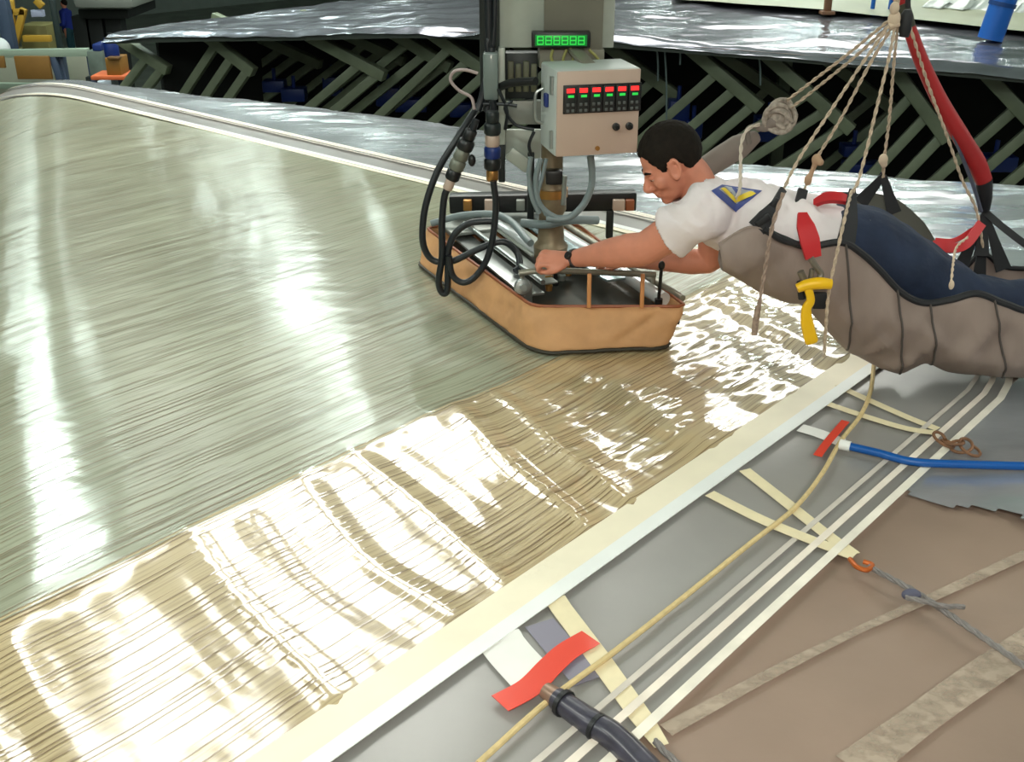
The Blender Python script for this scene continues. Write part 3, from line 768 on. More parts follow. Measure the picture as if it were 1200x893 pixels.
# grip bar the hands hold
gb = [W(608, 320, 3.62), W(640, 317, 3.63), W(700, 319, 3.65), W(768, 322, 3.68)]
build('grip_bar', tube(gb, 0.011, 12, 4), M_steelg, mach)
for x, y in ((612, 319), (766, 322)):
    a = W(x, y, 3.63 if x < 700 else 3.68); build('grip_post', tube([a, Vector((a.x, a.y, .10))], 0.008, 10, 0), M_steelg, mach)
for px in (690, 752):
    a = G(px, 361, RZ); b = a + Vector((0, .02, .115)) ; build('corner_post', beam(a, b, .014, .014, (0, 1, 0), .003), mat('orange wood', (196, 132, 78), 0.6), mach)
a = G(772, 350, RZ); build('lever', G2(tube([a, a + Vector((.003, 0, .11))], .006, 8, 0), ell(a + Vector((.003, 0, .12)), (.012, .012, .016), n=12, m=8), tube([a, a - Vector((0, 0, .02))], .014, 10, 0)), M_black, mach)
a = G(612, 336, .19)
build('swivel_bracket', G2(disc_rev(a, (0.2, -1, 0.2), [(.026, -.01), (.03, 0), (.026, .012), (.012, .014), (.012, .03)]), box(a + Vector((.01, .02, -.03)), (.05, .02, .08), bev=.004)), M_alu, mach)
# rods and valves in the open tray
for k in range(5):
    p = T(.22 + .04 * k, .16 + .045 * k, .12); build('valve', G2(disc_rev(p, (0, 0, 1), [(.012, 0), (.014, .02), (.008, .025), (.008, .045)], 12), box(p + Vector((0, 0, .05)), (.03, .012, .012), yaw, .003)), [M_brass, M_black, M_alud][k % 3], mach)
# the cross beam at the back
bb = [W(527, 238, 4.45), W(745, 234, 4.45)]
build('cross_beam', beam(bb[0], bb[1], .07, .075), M_black, mach)
for i, px in enumerate((548, 575, 610, 725, 738)):
    c = W(px, 240, 4.40); build('beam_fitting', box(c, (.05 if i % 2 else .035, .03, .045), bev=.004), [M_brass, M_beige, M_alud, M_beige, mat('rust edging', (0, 0, 0))][i], mach)
for x in (560, 715):
    a = W(x, 246, 4.42); build('beam_post', beam((a.x, a.y, .1), a, .03, .03), M_colD, mach)
tb('rear_deck', .80, 1.0, .0, .60, .17, .185, M_alud)
build('tray_handle_rail', tube([W(505, 262, 4.3), W(545, 252, 4.3), W(590, 254, 4.2), W(622, 285, 3.95)], .014, 12, 8), M_cond, mach)
# column and its plates
CY = 4.0
def slab(name, x0, x1, y0, y1, Y, th, m, par=mach, bev=.004, ztop=None):
    a = W(x0, y0, Y); b = W(x1, y1, Y); c = (a + b) / 2; zt = a.z if ztop is None else ztop; zb_ = b.z
    return build(name, box((c.x, Y + th / 2, (zt + zb_) / 2), (abs(W(x1, (y0 + y1) / 2, Y).x - W(x0, (y0 + y1) / 2, Y).x), th, zt - zb_), bev=bev), m, par)
column = slab('column', 637, 706, 0, 76, CY, .20, M_col, ztop=CEIL_Z)
slab('mount_plate', 585, 639, 0, 56, CY + .03, .02, M_plate, ztop=2.2)
slab('mount_plate', 704, 720, 0, 56, CY + .03, .02, M_plate, ztop=2.2)
slab('guide_rail', 562, 577, 0, 130, CY + .02, .06, M_colD, ztop=CEIL_Z - .001)
slab('guide_rail', 580, 590, 0, 62, CY + .04, .05, mat('mid grey rail', (72, 80, 76), 0.45, metal=.3), ztop=CEIL_Z - .001)
slab('column_foot', 632, 708, 58, 80, CY - .02, .22, M_col)
build('cable_loom', tube([W(572, 0, CY - .02) + Vector((0, 0, 1.5)), W(572, 0, CY - .02), W(576, 60, CY - .03), W(566, 110, CY - .04), W(560, 130, CY - .05)], 0.014, 10, 8), M_hose, mach)
build('cable_loom', tube([W(580, 0, CY - .02) + Vector((0, 0, 1.5)), W(580, 0, CY - .02), W(571, 50, CY - .03), W(578, 100, CY - .04), W(570, 132, CY - .05)], 0.010, 10, 8), M_hose, mach)
gbx = slab('junction_box', 566, 584, 62, 118, CY - .06, .07, mat('grey box', (112, 124, 120), .4, coat=.2), bev=.01)
slab('bracket_frame', 584, 592, 56, 170, CY + .0, .06, M_plate)
slab('bracket_plate', 592, 634, 152, 186, CY + .04, .02, M_plate)
slab('bracket_plate', 592, 634, 118, 146, CY + .03, .03, M_alud)
slab('relay_pack', 592, 630, 62, 116, CY + .05, .06, M_colD)
for k in range(4):
    slab('relay', 595 + 9 * k, 602 + 9 * k, 72 + 3 * (k % 2), 108, CY + .035, .02, mat('olive relay', (92, 92, 70), .5))
slab('support_post', 584, 592, 166, 214, CY + .02, .03, M_colD); slab('support_post', 618, 626, 180, 260, CY - .02, .03, M_colD)
# green display
dsp = slab('display', 623, 692, 38, 56, CY - .06, .06, M_black)
slab('screen', 627, 688, 41, 54, CY - .063, .004, M_scr, dsp)
random.seed(5)
for k in range(6):
    x0 = 630 + k * 9.6
    g = MB()
    a = W(x0, 43, CY - .068); b = W(x0 + 6.5, 52, CY - .068); w_ = b.x - a.x; h_ = a.z - b.z; t_ = .0035
    segs = [(0, 0, 1, 0), (0, .5, 1, .5), (0, 1, 1, 1), (0, 0, 0, .5), (1, 0, 1, .5), (0, .5, 0, 1), (1, .5, 1, 1)]
    for q, (sx, sy, ex, ey) in enumerate(segs):
        p = Vector((a.x + w_ * sx, a.y, a.z - h_ * sy)); r = Vector((a.x + w_ * ex, a.y, a.z - h_ * ey))
        g.add(box((p + r) / 2, (abs(r.x - p.x) + t_, .003, abs(r.z - p.z) + t_)))
    build('digit', g.geo, M_led_g, dsp, smooth=False)
# cables behind the box
for pts in ([(648, 58), (646, 68), (652, 78)], [(664, 58), (660, 70), (664, 80)], [(668, 56), (672, 66), (669, 80)], [(690, 58), (700, 68), (706, 80)]):
    build('wire', tube([W(x, y, CY - .05) for x, y in pts], .005, 8, 6), mat('olive wire', (150, 146, 84), .5), mach)
# control box
BY = 3.72
yb = math.radians(13); R = Matrix.Rotation(yb, 3, 'Z')
cb = W(700, 132, BY); bw, bd, bh = .292, .20, .285
bxn = R @ Vector((0, 1, 0)); bxx = R @ Vector((1, 0, 0)); bcen = cb + bxn * (bd / 2)
ctrl = build('control_box', box(bcen, (bw, bd, bh), R, .008), M_beigeS, mach)
def face(u, v, d=0.0): return cb + bxx * (u * bw) + Vector((0, 0, v * bh)) - bxn * d
def fbox(name, u, v, w_, h_, d0, d1, m, bev=.002, par=None):
    return build(name, box(face(u, v, (d0 + d1) / 2), (w_, d1 - d0, h_), R, bev), m, par or ctrl)
fbox('door', 0, 0, bw * .985, bh * .985, 0, .012, M_beige, .005)
fbox('controller_panel', .04, .175, bw * .93, bh * .33, .012, .016, M_black)
for k in range(6):
    u = -.345 + k * .152
    fbox('controller', u, .175, .038, .084, .016, .022, mat('controller grey', (34, 36, 36), .4), .003)
    fbox('red_digits', u, .28, .027, .014, .022, .024, M_led_r, 0)
    fbox('green_digits', u + .005, .215, .020, .008, .022, .024, M_led_g, 0)
    for q in range(4):
        fbox('button', u + (-.03 if q % 2 else .03), .12 - .07 * (q // 2), .010, .010, .022, .025, mat('button grey', (86, 90, 88), .5), .002)
for u in (.215, .375):
    build('knob', disc_rev(face(u, -.165, .012), -bxn, [(.013, 0), (.013, .008), (.009, .010), (.008, .022), (.006, .024)], 16), M_black, ctrl)
build('lock', disc_rev(face(.0, -.41, .012), -bxn, [(.008, 0), (.008, .006), (.004, .007)], 12), M_brass, ctrl)
sd = bcen - bxx * (bw / 2)
for z in (-.09, .09): build('hinge', tube([sd - bxx * .004 - bxn * .07 + Vector((0, 0, z - .03)), sd - bxx * .004 - bxn * .07 + Vector((0, 0, z + .03))], .008, 10, 0), M_alu, ctrl)
build('side_switch', G2(box(sd - bxx * .006 + Vector((0, 0, .03)), (.012, .03, .045), R, .003)), M_navy, ctrl)
build('side_handle', tube([sd - bxx * .005 + bxn * .05 + Vector((0, 0, .06)), sd - bxx * .03 + bxn * .05 + Vector((0, 0, .04)), sd - bxx * .03 + bxn * .05 + Vector((0, 0, -.04)), sd - bxx * .005 + bxn * .05 + Vector((0, 0, -.06))], .005, 8, 6), M_alu, ctrl)
build('box_hanger', beam(bcen + Vector((0, .02, bh / 2 - .01)), bcen + Vector((-.05, .16, bh / 2 + .03)), .05, .02, (0, 0, 1)), M_col, mach)
# arm from the bracket to the box
build('side_arm', tube([W(583, 103, CY - .02), W(600, 97, CY - .08), W(628, 95, 3.84)], .014, 10, 6), M_black, mach)
# neck below the box down to the tray
nk = W(647, 186, 3.95)
build('neck', disc_rev((nk.x, 3.95, .16), (0, 0, 1), [(.06, 0), (.065, .06), (.05, .08), (.045, .18), (.055, .20), (.055, .27), (.04, .29), (.04, .46)], 20), mat('neck bronze', (128, 112, 88), .45, metal=.4, var=.2, vscale=20), mach)
build('neck_valve', box((nk.x + .005, 3.88, .50), (.06, .05, .05), bev=.006), M_black, mach)
build('neck_band', disc_rev((nk.x, 3.95, .41), (0, 0, 1), [(.06, 0), (.06, .03)], 20), M_brass, mach)
build('neck_rod', tube([W(662, 206, 3.86), W(660, 240, 3.86)], .009, 8, 0), M_alu, mach)
for pts, r in [([(634, 186), (628, 210), (632, 238), (650, 254), (668, 254)], .010), ([(622, 184), (620, 206), (624, 232), (632, 250)], .009), ([(692, 183), (694, 205), (692, 222), (682, 242), (664, 256), (640, 256)], .0125), ([(640, 186), (636, 206), (630, 232), (640, 252)], .007)]:
    build('conduit', tube([W(x, y, 3.80) for x, y in pts], r, 10, 8), M_cond, mach)
build('conduit', tube([W(612, 261, 3.95), W(640, 263, 3.9), W(668, 258, 3.9), W(700, 258, 3.95)], .016, 12, 6), M_cond, mach)
# cables and connectors on the side
def cable(pts, Y, r): 
    Y = Y if isinstance(Y, (list, tuple)) else [Y] * len(pts)
    return build('cable', tube([W(x, y, t) for (x, y), t in zip(pts, Y)], r, 10, 8), M_hose, mach)
cable([(566, 118), (555, 132), (534, 165), (513, 200), (499, 240), (495, 275), (499, 295), (510, 306), (530, 306), (552, 296), (575, 286), (592, 284), (606, 296), (609, 312), (604, 318)],
      [3.98, 3.95, 3.9, 3.88, 3.86, 3.85, 3.85, 3.85, 3.85, 3.85, 3.85, 3.85, 3.85, 3.82, 3.8], .0125)
cable([(558, 140), (548, 170), (528, 215), (521, 230), (518, 262), (518, 300), (514, 330), (518, 343), (524, 340), (525, 310), (526, 290), (535, 272), (552, 261), (580, 259)], 3.84, .0125)
cable([(578, 212), (581, 240), (578, 275), (570, 305), (556, 325), (542, 331), (530, 322), (526, 300)], 3.82, .012)
cable([(577, 118), (580, 138), (577, 150)], 3.92, .012)
def conn(p0, p1, Y, prof, mats):
    a = W(*p0, Y); b = W(*p1, Y); L_ = (b - a).length; d = (b - a).normalized(); n = len(prof)
    for k, (r, m) in enumerate(zip(prof, mats)):
        s = a + d * (L_ * k / n); build('connector', disc_rev(s, d, [(r * .85, 0), (r, L_ / n * .15), (r, L_ / n * .85), (r * .85, L_ / n)], 14), m, mach)
M_cg = mat('connector grey', (118, 120, 108), .45, metal=.4)
conn((553, 152), (524, 222), 3.83, [.022, .030, .026, .028, .026, .018], [M_black, M_black, M_cg, M_cg, M_black, M_beige])
conn((577, 130), (577, 212), 3.86, [.024, .030, .026, .030, .030, .022], [M_colD, M_colD, M_beige, M_navy, M_black, M_brass])
build('connector_cap', ell(W(553, 188, 3.82), (.014, .014, .022), n=10, m=8), M_black, mach)
build('wire', tube([W(x, y, 3.9) for x, y in [(560, 86), (545, 82), (532, 84), (528, 94), (538, 106), (552, 114), (556, 128)]], .0055, 8, 8), mat('pinkish wire', (168, 150, 148), .5), mach)
for pts in ([(600, 118), (592, 128), (604, 146), (626, 152)], [(584, 104), (594, 130), (592, 152)], [(566, 122), (590, 122), (606, 124)], [(626, 154), (620, 170), (624, 186)]):
    build('wire', tube([W(x, y, 3.93) for x, y in pts], .006, 8, 8), M_hose, mach)
build('bracket_plate', beam(W(596, 178, 3.97), W(620, 196, 3.97), .03, .05), M_plate, mach)
# ------------------------------------------------------------------ the man lying in the harness
M_skin = mat('skin', (210, 136, 110), 0.5, var=0.07, vscale=18)
M_hair = mat('dark brown hair', (26, 20, 14), 0.8, var=0.3, vscale=50, bump=0.3, bscale=90, spec=0.2)
M_shirt = mat('white t-shirt', (232, 220, 221), 0.8, var=0.02, vscale=8, bump=0.5, bscale=14, stretch=(1, .6, 1.6))
M_navyc = mat('navy trousers', (28, 40, 64), 0.85, var=0.18, vscale=14, bump=0.6, bscale=16)
man = thing('person', W(880, 300, 3.4), 'person in white t-shirt lying prone in the taupe sling, hands on the tray bar', 'person')
Yv = Vector((0, 1, 0))
# head frame: forward (face), up (crown), left (towards camera)
hp = math.radians(33)
hf = Vector((-math.cos(hp), -0.05, -math.sin(hp))).normalized(); hl = Vector((0.0, -1, 0.05)); hl = (hl - hf * hl.dot(hf)).normalized(); hu = hl.cross(hf) * -1
if hu.z < 0: hu = -hu
RH = Matrix((hf, hl, hu)).transposed()
HC = W(786, 189, 3.45)
def hd(f, l, u): return HC + RH @ Vector((f, l, u))
def hR(deg=0, axis='Y'): return RH @ Matrix.Rotation(math.radians(deg), 3, axis)
g = MB()
g.add(ell(hd(-.012, 0, .025), (.098, .076, .092), RH, 28, 20))                # cranium
g.add(ell(hd(.022, 0, -.02), (.070, .066, .085), RH, 24, 16))                 # face
g.add(ell(hd(.040, 0, -.072), (.045, .048, .042), RH, 20, 14))                # jaw
g.add(ell(hd(.066, 0, -.098), (.022, .026, .017), RH, 16, 12))                # chin
g.add(ell(hd(.076, 0, .012), (.018, .05, .014), RH, 16, 12))                  # brow
g.add(loft([(hd(.082, 0, .004), .009, .010, hl), (hd(.098, 0, -.018), .012, .010, hl), (hd(.110, 0, -.036), .015, .012, hl), (hd(.098, 0, -.045), .014, .010, hl)], 14, 4))   # nose
for s in (-1, 1):
    g.add(ell(hd(.088, s * .012, -.042), (.012, .009, .009), RH, 12, 8))     # nostril wings
    g.add(ell(hd(.055, s * .042, -.03), (.028, .022, .026), RH, 14, 10))     # cheeks
g.add(ell(hd(.086, 0, -.063), (.012, .022, .006), RH, 14, 8)); g.add(ell(hd(.083, 0, -.075), (.012, .020, .007), RH, 14, 8))   # lips
for s in (-1, 1):
    for k in range(14):                                                      # ears: rim ring and lobe
        a = 2 * math.pi * k / 14
        g.add(ell(hd(.004 + .015 * math.cos(a) - .006 * math.sin(a), s * (.076 + .006 * (1 - math.cos(a))), -.010 + .029 * math.sin(a)), (.0068, .006, .0068), RH, 8, 6))
    g.add(ell(hd(.004, s * .075, -.010), (.012, .006, .022), RH, 10, 8)); g.add(ell(hd(.014, s * .075, -.040), (.008, .005, .009), RH, 10, 8))
# neck
NB = W(826, 236, 3.45)
g.add(loft([(hd(-.025, 0, -.03), .055, .056, Yv), (hd(-.035, 0, -.085), .056, .060, Yv), (NB, .064, .066, Yv), (W(848, 244, 3.45), .10, .08, Yv)], 22, 5))
# torso and legs (under clothing)
TS = [(W(822, 236, 3.45), .12, .06), (W(838, 247, 3.44), .185, .095), (W(872, 256, 3.42), .190, .108), (W(920, 267, 3.38), .172, .108), (W(970, 277, 3.34), .155, .102), (W(1012, 287, 3.30), .155, .108)]
g.add(loft([(c, a - .012, b - .012, Yv) for c, a, b in TS], 26, 5))
for s, hipY in ((-1, 3.20), (1, 3.38)):
    g.add(loft([(W(1020, 300, hipY + .01 * -s), .07, .07, Yv), (W(1080, 327, hipY), .07, .065, Yv), (W(1150, 352, hipY), .065, .06, Yv), (W(1180, 356, hipY), .06, .056, Yv), (W(1260, 345, hipY), .055, .055, Yv), (W(1340, 335, hipY), .04, .042, Yv), (W(1372, 336, hipY), .042, .038, Yv), (W(1396, 352, hipY), .045, .028, Yv)], 18, 4))
# arms
SHn = W(822, 252, 3.235); ELn = W(756, 291, 3.33); WRn = W(672, 303, 3.56)
SHf = W(836, 245, 3.63); ELf = W(833, 307, 3.66); WRf = W(742, 305, 3.70)
zx = Vector((0, 0, 1))
g.add(loft([(SHn, .065, .06, zx), (SHn.lerp(ELn, .35), .062, .056, zx), (SHn.lerp(ELn, .75), .056, .050, zx), (ELn, .054, .048, zx), (ELn.lerp(WRn, .2), .056, .049, zx), (ELn.lerp(WRn, .45), .050, .044, zx), (ELn.lerp(WRn, .75), .037, .032, zx), (WRn, .029, .024, zx)], 20, 4))
g.add(loft([(SHf, .055, .055, Yv), (SHf.lerp(ELf, .5), .048, .050, Yv), (ELf, .042, .042, Yv)], 18, 4))
g.add(loft([(ELf, .040, .040, zx), (ELf.lerp(WRf, .25), .046, .042, zx), (ELf.lerp(WRf, .6), .037, .034, zx), (WRf, .027, .024, zx)], 18, 4))
# hands: palm, four fingers over the bar, thumb under
def hand(wr, d, bar_dir, up, side):
    """d: from wrist to knuckles; bar_dir: across the palm; up: back of the hand"""
    d = Vector(d).normalized(); up = Vector(up); up = (up - d * up.dot(d)).normalized(); c = d.cross(up) * side
    kn = wr + d * .088
    g.add(loft([(wr, .026, .022, c), (wr + d * .035, .034, .018, c), (wr + d * .065, .041, .016, c), (kn, .042, .013, c)], 18, 4))
    for k, (o, L_) in enumerate(((-.031, .9), (-.0105, 1.0), (.0105, .95), (.030, .78))):
        a = kn + c * o - d * .012; b = a + (d * .036 + up * .004) * L_; e = b + (d * .014 - up * .024) * L_; f = e + (-d * .012 - up * .018) * L_
        g.add(tube([a, a.lerp(b, .5) + up * .002, b, e, f], [.0098, .0095, .0095, .0088, .0078], 12, 4)); g.add(ell(f, (.0078,) * 3, n=10, m=8)); g.add(ell(b, (.0098,) * 3, n=10, m=8))
    t0 = wr + d * .03 - c * .026; t1 = t0 + d * .03 - c * .018 - up * .008; t2 = t1 + d * .028 + c * .004 - up * .014; t3 = t2 + d * .018 + c * .012 - up * .008
    g.add(tube([t0, t1, t2, t3], [.014, .0125, .0105, .009], 12, 5)); g.add(ell(t3, (.009,) * 3, n=10, m=8))
hand(WRn, (-.99, .10, -.06), None, (0.05, -.45, .9), 1)
hand(WRf, (-.97, .05, -.08), None, (0.05, .2, .95), 1)
body = build('body', remesh(g.geo, 0.0042, 3), M_skin, man, angle=180)
# eyes, brows
M_eye = mat('eye white', (225, 215, 208), 0.3); M_iris = mat('iris', (50, 38, 28), 0.3)
for s in (-1, 1):
    build('eye', ell(hd(.072, s * .031, -.008), (.013, .013, .0105), RH, 14, 10), M_eye, man)
    build('iris', ell(hd(.082, s * .032, -.010), (.0045, .006, .006), RH, 10, 8), M_iris, man)
    build('eyelid', ell(hd(.0725, s * .031, -.0035), (.0148, .0148, .0125), RH, 14, 10), M_skin, man)
    build('eyebrow', tube([hd(.089, s * .014, .010), hd(.088, s * .034, .017), hd(.074, s * .052, .012)], [.003, .0045, .002], 8, 5), M_hair, man)
# hair: a cap that follows the skull, cut at the hairline
V = []; n_, m_ = 96, 60
for i in range(m_ + 1):
    th = math.pi * i / m_
    for k in range(n_):
        ph = 2 * math.pi * k / n_; d = Vector((math.sin(th) * math.cos(ph), math.sin(th) * math.sin(ph), math.cos(th)))
        f, l, u = d.x, d.y, d.z
        # hairline height over the azimuth: high on the brow, dips before the ear, low at the nape
        az = abs(math.atan2(l, f))
        line = np.interp(az, [0, .4, .65, .85, .98, 1.12, 1.3, 1.55, 1.8, 2.3, 3.15], [.42, .42, .28, .0, -.30, -.36, -.10, -.10, -.62, -.92, -.97])
        q = float(sstep(-.05, .06, u - line + .04 * float(vn(ph * 14, th * 10, 71))))
        r = 0.88 + q * (0.155 + 0.015 * float(vn(ph * 22, th * 6, 72)) + .04 * max(0, u))
        V.append(hd(-.012, 0, .025) + RH @ Vector((.098 * r * f, .078 * r * l, .094 * r * u)))
Fc = [(i * n_ + k, i * n_ + (k + 1) % n_, (i + 1) * n_ + (k + 1) % n_, (i + 1) * n_ + k) for i in range(m_) for k in range(n_)]
build('hair', (V, Fc), M_hair, man, angle=180)
# t-shirt
g = MB()
g.add(loft([(W(806, 224, 3.45), .072, .070, Yv), (W(818, 231, 3.45), .13, .085, Yv)] + [(c, a + .012, b + .008, Yv) for c, a, b in TS[1:]], 30, 6, 2.3))
SLn = SHn.lerp(ELn, .52); SLf = SHf.lerp(ELf, .45)
g.add(loft([(SHn + Vector((.03, .06, .0)), .09, .085, zx), (SHn, .082, .076, zx), (SHn.lerp(ELn, .35), .078, .068, zx), (SLn, .080, .066, zx)], 22, 5))
g.add(loft([(SHf + Vector((.03, -.06, 0)), .085, .08, Yv), (SHf, .074, .074, Yv), (SLf, .068, .070, Yv)], 20, 5))
sv, sf = remesh(g.geo, 0.006, 6)
A = np.array([list(v) for v in sv])
fo = 0.010 * vn(A[:, 0] * 12 + A[:, 2] * 20, A[:, 1] * 6 + A[:, 2] * 5, 75) + 0.006 * vn(A[:, 0] * 40, A[:, 2] * 30 + A[:, 1] * 12, 76)
A[:, 2] += fo; A[:, 1] -= fo * .5
# open the sleeve ends and the neck: drop faces that look along the limb at its end
def at_end(c, p, d, depth): return (c - p).dot(d) > -depth
dn = (ELn - SHn).normalized(); df = (ELf - SHf).normalized(); dk = (HC - NB).normalized()
sv = [Vector(a) for a in A.tolist()]
keep = []
for f in sf:
    c = (sv[f[0]] + sv[f[2]]) / 2; 
    if (c - SLn).dot(dn) > 0.006 and (c - SLn).length < .13: continue
    if (c - SLf).dot(df) > 0.006 and (c - SLf).length < .11 : continue
    nc = W(806, 224, 3.45)
    if (c - nc).dot(dk) > 0.010 and (c - nc).length < .12: continue
    keep.append(f)
used = sorted({i for f in keep for i in f}); mp = {i: k for k, i in enumerate(used)}
shirt_geo = ([sv[i] for i in used], [tuple(mp[i] for i in f) for f in keep])
shirt = build('t_shirt', shirt_geo, M_shirt, man, angle=180)
so = shirt.modifiers.new('t', 'SOLIDIFY'); so.thickness = 0.004; so.offset = -1
# emblem on the back of the shirt
bvh = BVHTree.FromPolygons([tuple(v) for v in shirt_geo[0]], shirt_geo[1])
def on_shirt(px, py, lift):
    d = ray(px, py).normalized(); h, n, i, dist = bvh.ray_cast(CAM, d)
    if h is None: return None
    if n.dot(d) > 0: n = -n
    return h + n * lift
def decal(name, quad, m, lift, par, n=14):
    a, b, c, d = [Vector((*q, 0)) for q in quad]; V = []; Fc = []; ok = True
    for i in range(n + 1):
        for j in range(n + 1):
            p = a.lerp(b, i / n).lerp(d.lerp(c, i / n), j / n); q = on_shirt(p.x, p.y, lift)
            if q is None: q = V[-1] if V else W(p.x, p.y, 3.3)
            V.append(q)
    for i in range(n):
        for j in range(n): Fc.append((i * (n + 1) + j, (i + 1) * (n + 1) + j, (i + 1) * (n + 1) + j + 1, i * (n + 1) + j + 1))
    return build(name, (V, Fc), m, par, angle=180)
M_eb = mat('print blue', (66, 78, 142), .7); M_eg = mat('print grey', (166, 168, 176), .7); M_ey = mat('print yellow', (226, 196, 50), .7)
decal('emblem', [(833, 224), (846, 217), (893, 224), (862, 249)], M_eb, .0025, shirt)
decal('emblem_field', [(842, 222.5), (850, 219), (884, 225), (863, 240)], M_eg, .0035, shirt)
decal('emblem_mark', [(844, 222), (849, 221), (866, 238), (860, 238)], M_ey, .0045, shirt)
decal('emblem_mark', [(860, 233), (866, 238), (886, 228), (880, 225)], M_ey, .0045, shirt)
decal('emblem_mark', [(858, 221), (862, 220.5), (868, 228), (863, 229)], M_eb, .0045, shirt)
# trousers
g = MB()
g.add(loft([(W(985, 282, 3.31), .168, .118, Yv), (W(1015, 290, 3.30), .176, .118, Yv), (W(1050, 308, 3.29), .180, .116, Yv), (W(1085, 328, 3.28), .178, .102, Yv), (W(1120, 345, 3.28), .170, .092, Yv)], 28, 5, 2.3))
for hipY in (3.20, 3.37):
    g.add(loft([(W(1060, 314, hipY), .095, .095, Yv), (W(1120, 345, hipY), .088, .085, Yv), (W(1180, 354, hipY), .078, .072, Yv), (W(1260, 345, hipY), .07, .068, Yv), (W(1345, 335, hipY), .06, .058, Yv)], 20, 5))
sv, sf = remesh(g.geo, 0.008, 5)
A = np.array([list(v) for v in sv]); fo = 0.007 * vn(A[:, 0] * 9 - A[:, 2] * 14, A[:, 1] * 9, 77) + .003 * vn(A[:, 0] * 30, A[:, 1] * 20, 78)
A[:, 2] += fo
build('trousers', ([Vector(a) for a in A.tolist()], sf), M_navyc, man, angle=180)
# watch
wd_ = (WRn - ELn).normalized(); wp = WRn - wd_ * .005
x, y, z = frame(wd_, zx)
ring = [wp + x * (.031 * math.cos(a)) + y * (.028 * math.sin(a)) for a in np.linspace(0, 2 * math.pi, 25)]
wt = build('wrist_watch', strap(ring, .016, .004, lambda t: x * math.cos(2 * math.pi * t) + y * math.sin(2 * math.pi * t), 2), mat('watch metal', (92, 92, 96), .3, metal=.7), man)
fd = (x * .5 - y * .8 * (1 if y.y > 0 else -1)).normalized()
build('watch_face', disc_rev(wp + fd * .027, fd, [(.014, 0), (.015, .004), (.013, .009), (.012, .010)], 18), M_black, wt)
# ------------------------------------------------------------------ the sling
M_sling = mat('taupe nylon', (142, 124, 115), 0.6, var=0.09, vscale=7, bump=0.5, bscale=11, stretch=(1.6, 1, .7))
M_trim = mat('black webbing', (24, 24, 28), 0.6)
M_redw = mat('red webbing', (190, 30, 36), 0.55)
M_yel = mat('yellow plastic', (240, 186, 16), 0.4)
M_padg = mat('grey pad', (128, 116, 108), 0.7, var=0.05, vscale=10)
M_ropt = mat('tan rope', (188, 168, 146), 0.75, var=0.25, vscale=90)
st = [((842, 286), (842, 304), (858, 262)), ((880, 266), (885, 333), (905, 242)), ((915, 279), (912, 344), (930, 238)), ((945, 289), (942, 354), (958, 236)), ((985, 284), (984, 398), (986, 228)),
      ((1008, 296), (1008, 414), (1012, 232)), ((1030, 316), (1032, 425), (1036, 243)), ((1056, 343), (1056, 430), (1058, 255)), ((1083, 355), (1078, 416), (1092, 285)), ((1115, 351), (1110, 430), (1120, 320)),
      ((1145, 344), (1150, 433), (1150, 297)), ((1178, 356), (1185, 434), (1174, 312)), ((1215, 365), (1220, 431), (1208, 315)), ((1300, 355), (1300, 418), (1295, 315)), ((1400, 345), (1400, 400), (1390, 318)), ((1440, 345), (1440, 362), (1430, 330))]
NT = spline([W(*a, 3.02) for a, b, c in st], 10); BT = spline([W(*b, 3.20) for a, b, c in st], 10); FT = spline([W(*c, 3.52) for a, b, c in st], 10)
sling = thing('sling', W(1040, 430, 3.2), 'taupe nylon body sling with black trim carrying the person', 'harness')
V = []; Fc = []; nc = 44
def sec(i, t):
    a, b, c = NT[i], BT[i], FT[i]
    # U section through near edge, belly, far edge
    if t < .5:
        q = t * 2; p = Vector((a.x + (b.x - a.x) * q, 0, 0)); e = math.sin(q * math.pi / 2)
        y = a.y + (b.y - a.y) * (1 - math.cos(q * math.pi / 2)) - .045 * math.sin(q * math.pi); z = a.z + (b.z - a.z) * e
    else:
        q = (t - .5) * 2; p = Vector((b.x + (c.x - b.x) * q, 0, 0))
        y = b.y + (c.y - b.y) * math.sin(q * math.pi / 2); z = b.z + (c.z - b.z) * (1 - math.cos(q * math.pi / 2))
    p = Vector((p.x, y, z))
    f = math.sin(math.pi * min(1, t * 2)) * (0.012 * float(vn(p.x * 9 + p.z * 6, p.z * 10, 81)) + .030 * (.35 - abs(float(vn(p.x * 8 - p.z * 7, p.z * 4 + p.x * 2, 83))) ** .8) + .014 * (.4 - abs(float(vn(p.x * 17 + p.z * 12, p.z * 12, 84)))) + .006 * float(vn(p.x * 26 - p.z * 10, p.z * 9, 82)))
    return p + Vector((0, -f, 0))
for i in range(len(NT)):
    for k in range(nc + 1):
        t = k / nc; V.append(sec(i, t))
for i in range(len(NT) - 1):
    for k in range(nc): Fc.append((i * (nc + 1) + k, (i + 1) * (nc + 1) + k, (i + 1) * (nc + 1) + k + 1, i * (nc + 1) + k + 1))
sh = build('sling_body', (V, Fc), M_sling, sling, angle=180)
so = sh.modifiers.new('t', 'SOLIDIFY'); so.thickness = .006; so.offset = 0
build('edge_trim', tube(NT[14:], .011, 8, 0), M_trim, sling); build('edge_trim', tube(FT[36:], .009, 8, 0), M_trim, sling)
build('edge_trim', tube(NT[:16], .004, 8, 0), M_sling, sling)
for i, t0, t1 in ((42, 0, .5), (68, 0.0, .5), (82, .0, .5), (106, 0, .5)):
    build('seam', tube([sec(i, t0 + (t1 - t0) * k / 22) + Vector((0, -.008, 0)) for k in range(23)], .0035, 6, 0), mat('dark seam', (78, 70, 66), .7), sling)
